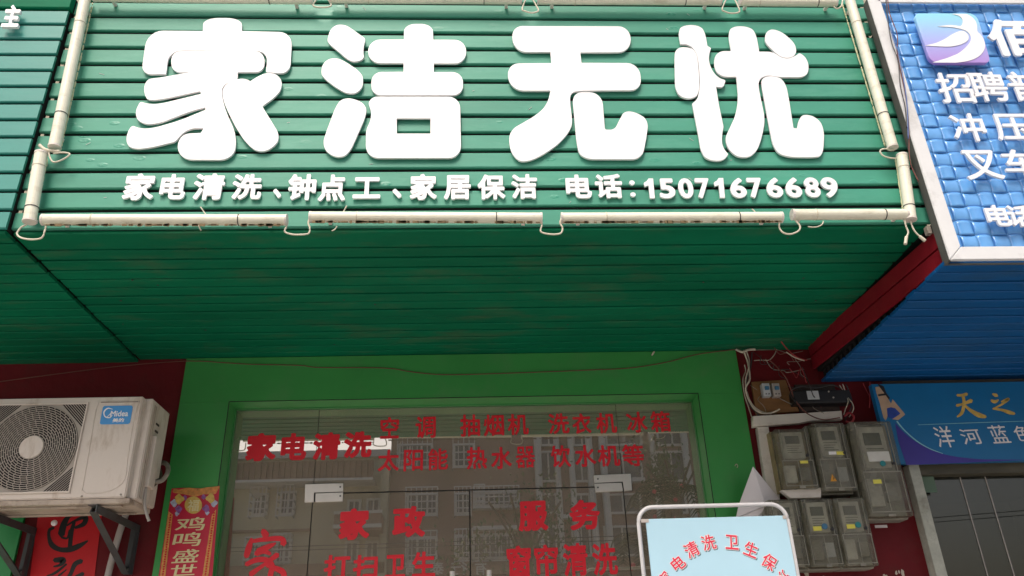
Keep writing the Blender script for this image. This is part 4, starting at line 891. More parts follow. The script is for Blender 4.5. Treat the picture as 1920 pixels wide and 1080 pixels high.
# ------------------------------------------------------------------ electricity meters and wiring
MY = 3.47; WY = 3.6145
def meter(x0, x1, z0, z1, label, tray='mtray', variant=0, group='electricity meter boxes'):
    z0 += Z0; z1 += Z0; w_ = x1 - x0; h_ = z1 - z0
    t = thing('electricity_meter', ((x0 + x1) / 2, WY, z0), label, 'electricity meter', group)
    box('tray', (x0, MY + 0.06, z0), (x1, WY, z1), M[tray], t, 0.004)
    box('backplate', (x0 + 0.012, MY + 0.045, z0 + 0.012), (x1 - 0.012, MY + 0.0595, z1 - 0.012), M['mtan' if tray == 'mtan' else 'mtray'], t)
    mb = box('meter_body', (x0 + w_ * 0.2, MY + 0.012, z0 + h_ * 0.5), (x1 - w_ * 0.2, MY + 0.0445, z1 - h_ * 0.06), M['mbody'], t, 0.006)
    zs = z1 - h_ * 0.13
    o = box('screen', (x0 + w_ * 0.29, MY + 0.0095, zs - h_ * 0.13), (x1 - w_ * 0.32, MY + 0.0118, zs + 0.0), M['lcd'], t)
    bm = bmesh.new()
    for q in range(4): add_box(bm, (x0 + w_ * 0.3, MY + 0.0108, zs - h_ * (0.17 + q * 0.035)), (x1 - w_ * (0.3 + 0.06 * (q % 3)), MY + 0.0119, zs - h_ * (0.163 + q * 0.035)))
    tag(link('faceplate_print', from_bm(bm), M['lcd'], t), kind='stuff')
    box('terminal_cover', (x0 + w_ * 0.16, MY + 0.02, z0 + h_ * 0.12), (x0 + w_ * 0.47, MY + 0.0445, z0 + h_ * 0.40), M['mtray' if variant else 'mbody'], t, 0.004)
    box('breaker', (x0 + w_ * 0.56, MY + 0.02, z0 + h_ * 0.16), (x1 - w_ * 0.16, MY + 0.0445, z0 + h_ * 0.36), M['breaker' if variant == 2 else 'mtray'], t, 0.004)
    # smoky moulded cover: stepped shell
    bm = bmesh.new(); add_box(bm, (x0 + 0.003, MY + 0.0, z0 + 0.004), (x1 - 0.003, MY + 0.0599, z1 - 0.004), 0.009)
    link('clear_cover', from_bm(bm), M['cover'], t)
    bm = bmesh.new()
    for a, b_ in (((x0 + w_ * 0.07, z0 + h_ * 0.45), (x1 - w_ * 0.07, z0 + h_ * 0.462)), ((x0 + w_ * 0.07, z0 + h_ * 0.05), (x1 - w_ * 0.07, z0 + h_ * 0.06)), ((x0 + w_ * 0.07, z0 + h_ * 0.0601), (x0 + w_ * 0.085, z0 + h_ * 0.4499)), ((x1 - w_ * 0.085, z0 + h_ * 0.0601), (x1 - w_ * 0.07, z0 + h_ * 0.4499)), ((x0 + w_ * 0.5, z0 + h_ * 0.0601), (x0 + w_ * 0.515, z0 + h_ * 0.4499)), ((x0 + w_ * 0.13, z0 + h_ * 0.4621), (x0 + w_ * 0.145, z1 - h_ * 0.03)), ((x1 - w_ * 0.145, z0 + h_ * 0.4621), (x1 - w_ * 0.13, z1 - h_ * 0.03))):
        add_box(bm, (a[0], MY - 0.003, a[1]), (b_[0], MY + 0.0005, b_[1]))
    link('cover_rib', from_bm(bm), M['mtray'], t)
    bm = bmesh.new(); add_tube(bm, [(x1 - w_ * 0.19, MY - 0.004, z0 + h_ * 0.54), (x1 - w_ * 0.19, MY + 0.004, z0 + h_ * 0.54)], 0.007, 14); link('knob', from_bm(bm), M['blackbox'], t)
    boxes('latch', [((x0 + w_ * 0.42, MY - 0.004, z0 + 0.004), (x0 + w_ * 0.58, MY + 0.001, z0 + 0.014))], M['mtray'], t)
    return t, x0, x1, z0, z1
def sticker(t, x, y, w_, h_, m_, name='sticker'):
    c = at(x, y, MY - 0.0008); return box(name, (c.x - w_ / 2, MY - 0.0016, c.z - h_ / 2), (c.x + w_ / 2, MY - 0.0004, c.z + h_ / 2), M[m_], t)
def seal(t, x, y, m_):
    c = at(x, y, MY); bm = bmesh.new(); add_tube(bm, [(c.x, MY - 0.0035, c.z), (c.x, MY - 0.0002, c.z)], 0.0125, 20); link('round_seal', from_bm(bm), M[m_], t)
t, *_ = meter(1.357, 1.519, 0.742, 1.018, 'tan coloured electricity meter, leftmost of the upper row', 'mtan'); sticker(t, 1507.5, 866, 0.035, 0.014, 'yellow')
t, *_ = meter(1.528, 1.688, 0.727, 1.042, 'grey electricity meter with an orange warning triangle', variant=2); sticker(t, 1576, 849.5, 0.036, 0.015, 'yellow'); sticker(t, 1561, 849.5, 0.034, 0.014, 'whiteink', 'white_sticker')
poly_px('warning_triangle', [(1560, 889), (1569.5, 902), (1557.5, 902.5)], MY - 0.0008, 0.001, M['warn'], t)
poly_px('warning_bolt', [(1562, 893), (1565, 897), (1563, 898), (1564.5, 901), (1561.5, 897.5), (1563, 897)], MY - 0.002, 0.0005, M['ink'], t)
t, *_ = meter(1.707, 1.908, 0.612, 1.045, 'largest electricity meter, right end of the upper row', variant=0); sticker(t, 1645, 903, 0.037, 0.018, 'yellow'); seal(t, 1655, 869, 'teal')
box('white_meter_panel', (1.76, MY - 0.0025, Z0 + 0.855), (1.86, MY - 0.0005, Z0 + 0.90), M['mbody'], t)
t, *_ = meter(1.268, 1.412, 0.412, 0.705, 'lower electricity meter half hidden by the poster stand', variant=1)
t, *_ = meter(1.414, 1.558, 0.412, 0.705, 'middle meter of the lower row with a blue round seal', variant=2); sticker(t, 1532.5, 991, 0.036, 0.018, 'yellow'); seal(t, 1546, 987, 'bluedot')
t, *_ = meter(1.560, 1.705, 0.412, 0.705, 'right meter of the lower row with a teal round seal', variant=0); sticker(t, 1595.5, 987, 0.036, 0.018, 'yellow'); seal(t, 1608.5, 984, 'teal')

# trunking
def trunk(lst, label, m_='trunk'):
    o = boxes('cable_trunking', lst, M[m_], None, 0.003); return tag(o, label, 'cable trunking', 'white plastic cable trunking')
a = at(1412, 798, 3.56); c = at(1520, 777, 3.56)
o = poly_px('cable_trunking', [(1412, 780), (1420, 779.5), (1578, 770), (1580, 786), (1520, 789), (1500, 793), (1413, 799)], 3.60, 0.035, M['trunk'], None, bevel=0.002); tag(o, 'white horizontal trunking along the top of the meters', 'cable trunking', 'white plastic cable trunking')
o = poly_px('cable_trunking', [(1420, 801), (1441, 799.5), (1463, 936), (1452, 955), (1436, 905)], 3.605, 0.035, M['trunk'], None, bevel=0.002); tag(o, 'white vertical trunking left of the tan meter', 'cable trunking', 'white plastic cable trunking')
o = poly_px('cable_trunking', [(1465, 919), (1540, 914), (1540, 933), (1482, 934)], 3.53, 0.03, M['trunk'], None, bevel=0.002); tag(o, 'short white trunking piece between the two rows of meters', 'cable trunking', 'white plastic cable trunking')
wb = thing('wooden_board', at(1450, 745, 3.6), 'brown wooden board carrying two grey breakers', 'switch board')
poly_px('board', [(1409, 716, 2), (1473, 712, 2), (1481, 735), (1499, 771, 2), (1418, 777, 2)], 3.605, 0.015, M['wood'], wb, bevel=0.001)
for x in (1435, 1453.5):
    c = at(x, 733, 3.575)
    bkr = box('breaker', (c.x - 0.018, 3.555, c.z - 0.032), (c.x + 0.018, 3.5895, c.z + 0.032), M['breaker'] if x < 1440 else M['pvc'], wb, 0.003)
    o = box('toggle', (c.x - 0.009, 3.543, c.z - 0.003), (c.x + 0.009, 3.5545, c.z + 0.014), M['bluedot'], wb, 0.002)
    for s in (-0.007, 0.007):
        bm = bmesh.new(); add_tube(bm, [(c.x + s, 3.555, c.z - 0.022), (c.x + s, 3.552, c.z - 0.022)], 0.003, 8); link('screw', from_bm(bm), M['blackbox'], wb)
tag(box('backing_board', at(1500, 772, 3.6) , at(1562, 722, 3.614), M['tape'], None), 'dark brown board behind the black junction box', 'board')
jb = thing('junction_box', at(1532, 743, 3.55), 'black junction box with a white label, right of the wooden board', 'junction box')
p0 = at(1490, 757, 3.54); p1 = at(1592, 731, 3.54)
box('box_body', (p0.x, 3.535, p0.z), (p1.x, 3.599, p1.z), M['blackbox'], jb, 0.006)
c = at(1525, 740.5, 3.53); box('white_label', (c.x - 0.028, 3.5325, c.z - 0.021), (c.x + 0.028, 3.5345, c.z + 0.021), M['breaker'], jb)
for x in (1554, 1563): 
    c = at(x, 734 if x < 1560 else 745, 3.532); bm = bmesh.new(); add_tube(bm, [c, c + Vector((0, 0.004, 0))], 0.004, 8); link('screw', from_bm(bm), M['pvc'], jb)
W = lambda ps, Y: [at(x, y, Y + 0.012 * math.sin(i * 2.1)) for i, (x, y) in enumerate(ps)]
def cable(ps, m_, label, r=0.0035, Y=3.56):
    return tag(tube('cable', W(ps, Y), r, M[m_], None, 7), label, 'cable', 'loose cables round the meters')
cable([(1394, 656), (1402, 680), (1406, 710), (1398, 728), (1404, 750), (1416, 768), (1432, 775), (1450, 773), (1462, 767)], 'wire_p', 'pale cable looping down from the canopy onto the wooden board', 0.0042)
cable([(1398, 655), (1404, 672), (1404, 690), (1398, 712), (1400, 734), (1410, 758), (1428, 772), (1446, 776)], 'wire_p', 'second pale cable running beside the green wall edge', 0.0035, 3.57)
cable([(1410, 660), (1408, 686), (1402, 706), (1400, 735), (1406, 760), (1420, 775), (1424, 783)], 'wire_d', 'dark cable hugging the right edge of the green wall', 0.0035, 3.58)
cable([(1396, 684), (1398, 696), (1393, 712), (1396, 740), (1404, 765), (1412, 790)], 'wire_p', 'thin pale wire ending at the vertical trunking', 0.0025, 3.585)
cable([(1414, 676), (1428, 675), (1442, 675), (1452, 665), (1456, 655)], 'wire_p', 'pale wire strand curling up to the canopy', 0.0022)
cable([(1442, 675), (1455, 686), (1470, 703), (1480, 722), (1490, 748), (1505, 768), (1522, 780), (1545, 787), (1575, 783)], 'wire_br', 'long brown cable sweeping under the black junction box', 0.0028, 3.53)
cable([(1462, 636), (1472, 650), (1486, 664), (1500, 672), (1513, 675)], 'wire_r', 'bright red wire poking out beside the maroon planks', 0.003, 3.5)
cable([(1474, 660), (1490, 670), (1508, 676)], 'wire_p', 'short pale wire beside the red wire', 0.003, 3.49)
cable([(1452, 652), (1462, 664), (1478, 662), (1488, 676)], 'wire_br', 'brown wire tangle under the canopy corner', 0.002, 3.54)
cable([(1480, 690), (1488, 700), (1494, 708), (1502, 690), (1512, 718)], 'wire_r', 'thin red wire hanging above the black junction box', 0.0018, 3.55)
cable([(1504, 688), (1512, 708), (1518, 722), (1524, 740), (1528, 745)], 'wire_d', 'dark wire running down to the white label', 0.0022, 3.52)
cable([(1574, 722), (1584, 738), (1590, 752), (1585, 768), (1582, 778)], 'wire_p', 'pale wire right of the junction box', 0.0022, 3.54)
cable([(1580, 720), (1588, 742), (1598, 756), (1600, 768), (1592, 782)], 'wire_p', 'greenish pale wire curling beside the black box', 0.0024, 3.53)
cable([(1586, 720), (1596, 745), (1596, 765), (1585, 785), (1592, 792)], 'wire_d', 'dark wire dropping to the largest meter', 0.003, 3.54)
cable([(1618, 718), (1626, 735), (1631, 745), (1630, 765)], 'wire_r', 'red wire hanging left of the blue poster sign', 0.0022, 3.56)
cable([(1631, 716), (1631, 745)], 'wire_r', 'straight red wire below the blue canopy', 0.0028, 3.57)
cable([(1584, 780), (1592, 774), (1601, 782), (1596, 792), (1586, 790)], 'wire_r', 'small coil of dull red wire on top of the meters', 0.005, 3.52)
cable([(1490, 752), (1482, 735), (1500, 725), (1530, 727), (1560, 722), (1576, 728)], 'wire_d', 'dark cable lying over the top of the black box', 0.003, 3.53)
wt = thing('wire_tangle', at(1480, 690, 3.55), 'messy tangle of thin old wires in the corner above the wooden board', 'wires')
rw_ = random.Random(11)
for i in range(16):
    x, y = rw_.uniform(1400, 1600), rw_.uniform(652, 690) if i < 11 else rw_.uniform(722, 745)
    ps = [(x, y)]
    for k in range(rw_.randint(3, 5)):
        x = min(1606, max(1398, x + rw_.uniform(-6, 30))); y += rw_.uniform(-6, 18) if i < 11 else rw_.uniform(4, 16); ps.append((x, y))
    tube('wire', [at(a_, b__, 3.575 + 0.02 * math.sin(j * 1.7 + i)) for j, (a_, b__) in enumerate(ps)], rw_.uniform(0.0012, 0.0024), M[rw_.choice(['wire_d', 'wire_br', 'wire_br', 'wire_d', 'foam'])], wt, 5)
tag(tube('wire_bundle', [at(1380, 655, 3.57), at(1392, 660, 3.56), at(1402, 656, 3.56), at(1416, 655, 3.56)], 0.006, M['wire_p'], None, 8), 'taped pale wire bundle at the corner of the green wall', 'wire bundle')
# peeled paper scraps on the lower maroon wall
bm = bmesh.new()
for i in range(17):
    x = random.choice([random.uniform(1.32, 1.70), random.uniform(1.72, 1.93)]); z = Z0 + random.uniform(0.36, 0.405) if i < 13 else Z0 + random.uniform(0.28, 0.36)
    n = 7; r = random.uniform(0.006, 0.02); vs = [bm.verts.new((x + r * random.uniform(.5, 1.3) * math.cos(k * 6.28 / n) * .7, 3.6142 - random.uniform(0, .0015), z + r * random.uniform(.5, 1.3) * math.sin(k * 6.28 / n))) for k in range(n)]; bm.faces.new(vs)
tag(link('torn_paper', from_bm(bm), M['wire_p'], None), 'torn scraps of old paper stuck to the maroon wall below the meters', 'paper scraps', kind='stuff')
tag(box('paint_patch', at(1641, 990, 3.6145), at(1663, 984, 3.6135), M['board'], None), 'small white torn strip of paper right of the lower meters', 'paper scrap')

# ------------------------------------------------------------------ right neighbour: poster sign and window
ps_ = thing('poster_sign', (2.4, 3.52, Z0 + 0.85), 'blue printed poster sign with gold brush characters under the blue canopy', 'poster sign')
PYs = 3.52; PZt = Z0 + 1.235; PZb = at(1810, 866.5, PYs).z; PL = at(1657, 770, PYs).x - 0.028
box('board', (PL, PYs, PZb), (3.9, PYs + 0.03, PZt), M['pblue'], ps_)
def ppx(n, pts, m_, dy): return poly_px(n, pts, PYs - dy, 0.0005, M[m_], ps_, (1620, 690), 5.143)
vx = [(300, 530), (400, 640, 60), (520, 725, 60), (700, 812, 80), (850, 852, 80), (1100, 880, 80), (1543, 885, 0), (2600, 870, 0)]
def lowz(x, y): return (x, y)
# violet swoosh clipped to the board bottom
bl = [(2600, 905), (1543, 880 + 8), (1000, 905), (405, 935), (350, 800), (290, 560)]
ppx('printed_swoosh', vx + [(2600, 868), (1543, 887), (1000, 912), (410, 936), (330, 700)], 'pviolet', 0.0006)
brush_px('printed_line', [[(318, 515, 12), (400, 610, 10), (520, 712, 10), (640, 780, 8), (760, 825, 5)]], PYs - 0.0014, M['cyanline'], ps_, (1620, 690), 5.143)
brush_px('printed_line', [[(520, 548, 4), (1000, 530, 6), (1543, 512, 5), (2400, 480, 4)]], PYs - 0.0014, M['cyanline'], ps_, (1620, 690), 5.143)
fig = ppx('printed_figure', [(108, 185, 3), (150, 178, 6), (185, 215, 6), (208, 250, 6), (235, 300, 6), (262, 345, 6), (275, 300, 3), (300, 330, 6), (398, 448, 10), (330, 503, 10), (270, 492, 2), (345, 440, 6), (300, 385, 6), (240, 385, 3), (225, 470, 6), (210, 508, 5), (188, 480, 6), (150, 330, 13), (120, 240, 6)], 'skin', 0.0012)
ppx('printed_dress', [(222, 388, 3), (260, 378, 6), (305, 392, 6), (352, 440, 6), (275, 492, 6), (228, 470, 3)], 'dress', 0.0022)
ppx('printed_hair', [(130, 150, 6), (190, 175, 6), (215, 240, 6), (250, 290, 6), (240, 305, 3), (190, 235, 6), (150, 182, 3)], 'ink', 0.0024)
ppx('printed_strap', [(135, 255, 2), (205, 243, 2), (212, 262, 2), (140, 272, 2)], 'ink', 0.0026)
brush_px('brushed_character', [[(900, 262, 24), (945, 262, 26), (990, 252, 34)], [(955, 268, 30), (965, 340, 30), (945, 430, 32), (900, 470, 16)], [(895, 362, 26), (960, 345, 26), (1035, 315, 40)], [(960, 350, 18), (1030, 410, 32), (1110, 455, 46), (1172, 470, 30)]], PYs - 0.0016, M['gold'], ps_, (1620, 690), 5.143, 0.0002)
brush_px('brushed_character', [[(1240, 250, 14), (1270, 262, 34), (1290, 270, 12)], [(1228, 312, 22), (1262, 325, 34), (1296, 308, 14)], [(1325, 325, 16), (1395, 298, 26), (1330, 350, 20), (1245, 395, 14)], [(1245, 392, 18), (1330, 405, 26), (1400, 428, 36), (1450, 440, 24)]], PYs - 0.0016, M['gold'], ps_, (1620, 690), 5.143, 0.0002)
for ch, x0, y0, x1, y1 in (('洋', 1754, 799, 1787, 839), ('河', 1802, 804, 1839, 833), ('蓝', 1856, 797, 1890, 831), ('色', 1902, 798, 1932, 827)):
    char_px(ch, x0, y0, x1, y1, PYs - 0.0016, 0, M['palegold'] if ch == '' else M['whiteink'], ps_, 0.008, shear=-0.12, tilt=0.03)
rw = thing('shop_window', (2.6, 3.6, 0), 'dark glazed shop window of the right neighbour below the blue poster', 'shop window')
zb = Z0 + 0.815
box('jamb', (1.985, 3.56, 0), (2.035, 3.66, Z0 + 0.862), M['jamb'], rw, 0.004)
box('header_beam', (2.036, 3.57, zb), (4.2, 3.66, Z0 + 0.87), M['beam'], rw, 0.003)
box('frame_stile', (2.036, 3.60, 0), (2.056, 3.66, zb - 0.001), M['alu_shaded'], rw)
box('glass_pane', (2.0565, 3.63, 0.05), (4.2, 3.636, zb - 0.001), M['glass2'], rw)
boxes('glazing_seam', [((x, 3.626, 0.05), (x + 0.004, 3.6295, zb - 0.002)) for x in (2.25, 2.37, 2.9)], M['pvc'], rw)
box('corner_tape', (2.045, 3.597, zb - 0.075), (2.11, 3.5995, zb - 0.002), mat('green_tape', (0.10, 0.16, 0.11), 0.6), rw)

# ------------------------------------------------------------------ poster stand and white board
SY = 2.9
st = thing('poster_stand', (0.86, SY, 0), 'white tube framed poster stand with pale blue poster and red curved lettering', 'poster stand')
fx0, fx1 = at(1193, 1000, SY).x + 0.012, at(1476, 960, SY).x - 0.004; fz = at(1330, 944, SY).z - 0.008; R_ = 0.055
pts = [Vector((fx0, SY, 0.06))]
for k in range(9):
    a = math.pi - k * math.pi / 16; pts.append(Vector((fx0 + R_ + R_ * math.cos(a), SY, fz - R_ + R_ * math.sin(a))))
for k in range(9):
    a = math.pi / 2 - k * math.pi / 16; pts.append(Vector((fx1 - R_ + R_ * math.cos(a), SY, fz - R_ + R_ * math.sin(a))))
pts.append(Vector((fx1, SY, 0.06)))
tube('frame', pts, 0.0075, M['tubewhite'], st, 12, n=0)
for x in (fx0, fx1): tube('foot', [(x, SY - 0.22, 0.012), (x, SY - 0.1, 0.05), (x, SY, 0.062), (x, SY + 0.1, 0.05), (x, SY + 0.22, 0.012)], 0.0095, M['tubewhite'], st, 10)
qz = at(1340, 970.5, SY).z; qx0 = at(1209, 973, SY).x + 0.002; qx1 = at(1472, 968, SY).x
box('poster', (qx0, SY - 0.006, 0.25), (qx1, SY + 0.004, qz), M['skyposter'], st, 0.001)
boxes('support_bar', [((fx0, SY + 0.005, 0.3), (fx1, SY + 0.02, 0.33)), ((fx0, SY + 0.005, qz - 0.25), (fx1, SY + 0.02, qz - 0.22))], M['tubewhite'], st)
box('corner_clip', (fx0 + 0.008, SY - 0.008, qz - 0.012), (qx0 + 0.01, SY - 0.0065, qz), M['pvc'], st)
box('corner_clip', (qx1 - 0.012, SY - 0.008, qz - 0.012), (fx1 - 0.006, SY - 0.0065, qz), M['pvc'], st)
for ch, x, y, s, a in (('家', 405, 935, 155, 50), ('电', 545, 755, 155, 35), ('清', 700, 602, 165, 24), ('洗', 890, 522, 165, 10), ('卫', 1152, 520, 158, -6), ('生', 1368, 602, 160, -24), ('保', 1572, 742, 165, -38), ('洁', 1722, 925, 155, -52)):
    Yp = SY - 0.0065
    c = at(1180 + x / 6, 930 + y / 6, Yp); sw = (at(1180 + (x + s) / 6, 930 + y / 6, Yp) - c).x
    char(ch, (c.x + 0.003, c.z - 0.003), sw, sw * 1.05, Yp, 0, M['shadink'], st, 0.055, math.radians(a), name='lettering_shadow')
    char(ch, (c.x, c.z), sw, sw * 1.05, Yp - 0.0005, 0, M['whiteink'], st, 0.055, math.radians(a), name='lettering_outline')
    char(ch, (c.x, c.z), sw * 0.93, sw * 0.98, Yp - 0.001, 0, M['redink'], st, 0.018, math.radians(a))

wbm = bmesh.new()
P = [at(1412, 874.5, 3.50), at(1462, 936, 3.56), at(1436, 948, 3.52), at(1380, 971, 3.54), at(1386, 945, 3.53)]
P2 = [p + Vector((0.001, 0.009, 0)) for p in P]
v1 = [wbm.verts.new(p) for p in P]; v2 = [wbm.verts.new(p) for p in P2]
wbm.faces.new((v1[0], v1[1], v1[2])); wbm.faces.new((v1[0], v1[2], v1[3], v1[4])); wbm.faces.new((v2[2], v2[1], v2[0])); wbm.faces.new((v2[4], v2[3], v2[2], v2[0]))
for i in range(5): wbm.faces.new((v1[i], v2[i], v2[(i + 1) % 5], v1[(i + 1) % 5]))
Q = [at(1436, 948.5, 3.519), at(1463, 937, 3.559), at(1395, 1010, 3.57), at(1372, 1000, 3.56), at(1380, 971.5, 3.539)]
q1 = [wbm.verts.new(p) for p in Q]; q2 = [wbm.verts.new(p + Vector((0, 0.006, 0))) for p in Q]
wbm.faces.new(q1); wbm.faces.new(q2[::-1])
for i in range(5): wbm.faces.new((q1[i], q2[i], q2[(i + 1) % 5], q1[(i + 1) % 5]))
tag(link('folded_card', from_bm(wbm), M['board'], None), 'folded white card leaning behind the poster stand, left of the meters', 'card')
bm = bmesh.new(); p = at(1378, 874, 3.598); add_tube(bm, spline([p, p + Vector((0.006, -0.006, 0.008)), p + Vector((0.012, -0.004, 0)), p + Vector((0.008, 0, -0.008))], 4), 0.0015, 6)
tag(link('wall_hook', from_bm(bm), M['wire_p'], None), 'tiny wire hook on the green panel above the white card', 'hook')

# ------------------------------------------------------------------ across the street (seen mirrored in the glass)
OY = -19.0; VY = 2 * GY - OY              # depth of its mirror image
def mir(x, y, Y=OY): 
    p = at(x, y, 2 * GY - Y); return Vector((p.x, Y, p.z))
def fwin(parent, x0, y0, x1, y1, cage=True, Y=OY, cols=3, wall=None):
    a = mir(x0, y1, Y); b_ = mir(x1, y0, Y)
    fr = boxes('window', [((a.x, Y - 0.0, a.z), (a.x + 0.07, Y + 0.10, b_.z)), ((b_.x - 0.07, Y, a.z), (b_.x, Y + 0.10, b_.z)), ((a.x + 0.0701, Y, a.z), (b_.x - 0.0701, Y + 0.1, a.z + 0.07)), ((a.x + 0.0701, Y, b_.z - 0.07), (b_.x - 0.0701, Y + 0.1, b_.z))] +
               [((a.x + (b_.x - a.x) * k / cols - 0.025, Y + 0.001, a.z + 0.0701), (a.x + (b_.x - a.x) * k / cols + 0.025, Y + 0.08, b_.z - 0.0701)) for k in range(1, cols)], M['bwhite'], parent)
    box('pane', (a.x + 0.02, Y + 0.0, a.z + 0.02), (b_.x - 0.02, Y + 0.03, b_.z - 0.02), M['bglass'], fr)
    if cage:
        n = max(4, int((b_.x - a.x) / 0.16)); L_ = []
        for k in range(n + 1):
            x = a.x + (b_.x - a.x) * k / n; L_.append(((x - 0.014, Y + 0.45, a.z - 0.1), (x + 0.014, Y + 0.478, b_.z + 0.1)))
        for k in range(5):
            z = a.z - 0.1 + (b_.z - a.z + 0.2) * k / 4; L_.append(((a.x - 0.02, Y + 0.4785, z - 0.018), (b_.x + 0.02, Y + 0.50, z + 0.018)))
            L_.append(((a.x - 0.02, Y + 0.1, z - 0.018), (a.x + 0.01, Y + 0.4484, z + 0.018))); L_.append(((b_.x - 0.01, Y + 0.1, z - 0.018), (b_.x + 0.02, Y + 0.4484, z + 0.018)))
        boxes('cage', L_, M['cage'], fr)
cb = thing('cream_building', (-10, OY - 5, 0), 'cream rendered house mirrored in the left door glass, across the street', 'building')
xa = mir(380, 900).x; xb = mir(731, 900).x; zr = mir(600, 860).z
box('wall', (xa, OY - 9, 0), (xb - 0.01, OY - 0.001, zr), M['cream'], cb)
boxes('roof_parapet', [((xa, OY - 0.3, zr + 0.001), (xb - 0.01, OY + 0.15, mir(600, 847).z))], M['bwhite'], cb)
L_ = []; zw0, zw1 = mir(600, 909).z, mir(600, 876).z; n = 60; x1_ = mir(705, 890).x
for k in range(n):
    x = xa + (x1_ - xa) * k / n; L_.append(((x, OY + 0.6 + 0.05 * (k % 2), zw0), (x + (x1_ - xa) / n - 0.01, OY + 0.75 + 0.05 * (k % 2), zw1)))
boxes('awning', L_, M['corr'], cb)
box('awning_soffit', (xa, OY, zw0 - 0.08), (x1_, OY + 0.9, zw0 - 0.001), M['bwhite'], cb)
for x0, y0, x1, y1 in ((472, 925, 506, 968), (523, 921, 557, 967), (462, 1018, 505, 1062), (515, 1012, 550, 1058), (650, 937, 678, 975), (686, 935, 714, 974), (645, 1015, 674, 1058), (684, 1014, 712, 1058)):
    fwin(cb, x0, y0, x1, y1, cage=x0 < 600, cols=2)
bz0, bz1 = mir(680, 998).z, mir(680, 977).z; ba, bb = mir(637, 990).x, mir(722, 990).x
boxes('balcony', [((ba, OY + 0.001, bz0 - 0.15), (bb, OY + 1.2, bz0)), ((ba, OY + 1.1, bz0 + 0.001), (bb, OY + 1.2, bz1)), ((ba, OY + 0.001, bz0 + 0.001), (ba + 0.1, OY + 1.099, bz1)), ((bb - 0.1, OY + 0.001, bz0 + 0.001), (bb, OY + 1.099, bz1))], M['corr'], cb)
boxes('balcony_rail', [((ba - 0.02, OY + 1.08, bz1 + 0.001), (bb + 0.02, OY + 1.22, bz1 + 0.09)), ((ba - 0.02, OY + 1.201, bz0 - 0.08), (bb + 0.02, OY + 1.24, bz0 + 0.03))], M['bwhite'], cb)
box('pillar', (mir(716, 950).x, OY + 0.001, 0), (mir(731, 950).x - 0.02, OY + 0.5, zr - 0.3), M['cream'], cb)
box('string_course', (xa, OY + 0.001, mir(500, 999).z), (mir(590, 900).x, OY + 0.15, mir(500, 995).z), M['corr'], cb)
box('shop_fascia', (xa, OY + 0.002, mir(500, 1085).z), (xb - 0.02, OY + 0.5, mir(500, 1064).z), M['corr'], cb)
bb_ = thing('brown_building', (5, OY - 5, 0), 'tall brown tiled apartment block mirrored in the middle of the glass', 'building')
xc = mir(1420, 900).x
box('wall', (xb, OY - 9, 0), (xc, OY - 0.001, 26), M['brown'], bb_)
for x0, y0, x1, y1 in ((746, 832, 812, 880), (850, 832, 890, 878), (762, 925, 821, 968), (853, 924, 883, 966), (890, 920, 908, 950), (762, 1006, 820, 1055), (853, 1003, 882, 1050), (886, 1000, 960, 1050), (905, 835, 960, 870), (888, 922, 972, 952)):
    if x1 - x0 > 85 or (x0, y0) == (905, 835): continue
    fwin(bb_, x0, y0, x1, y1, cols=3 if x1 - x0 > 45 else 2)
# glazed stair and balcony columns on the right part
for x0, x1 in ((1012, 1044), (1074, 1106), (1135, 1200), (1232, 1285)):
    for y0, y1 in ((800, 838), (846, 905), (925, 965), (985, 1045)):
        fwin(bb_, x0, y0, x1, y1, cage=False, cols=2)
for x, wd in ((1010, .12), (1046, .1), (1073, .1), (1108, .12), (1133, .12), (1228, .10), (1290, .12)):
    p = mir(x, 900); bm = bmesh.new(); add_tube(bm, [(p.x, OY + 0.15, 0), (p.x, OY + 0.15, 25)], wd, 8); link('downpipe', from_bm(bm), M['bwhite'], bb_)
boxes('window_ledge', [((mir(x0, 900).x, OY + 0.002, mir(950, y).z), (mir(x1, 900).x, OY + 0.35, mir(950, y).z + 0.12)) for x0, x1, y in ((886, 970, 956), (886, 970, 996), (1050, 1100, 978), (1125, 1205, 912))], M['bwhite'], bb_)
fs = thing('far_sign', mir(900, 1060), 'brown fascia sign with pale characters mirrored low in the door glass', 'shop sign')
a = mir(735, 1082, OY + 0.6); b_ = mir(1200, 1052, OY + 0.6); box('board', (a.x, OY + 0.3, a.z), (b_.x, OY + 0.6, b_.z), M['corr'], fs)
for ch, x0, x1 in (('有', 890, 912), ('行', 845, 876), ('泰', 806, 832), ('青', 758, 778)):
    p0 = mir(x0, 1078, OY + 0.62); p1 = mir(x1, 1053, OY + 0.62)
    o = char(ch, ((p0.x + p1.x) / 2, (p0.z + p1.z) / 2), p1.x - p0.x, p1.z - p0.z, OY + 0.62, 0, M['bwhite'], fs, 0.02)
    cxx = (p0.x + p1.x) / 2
    for v in o.data.vertices: v.co.x = 2 * cxx - v.co.x        # it faces the street, so it reads rightly from the camera's side

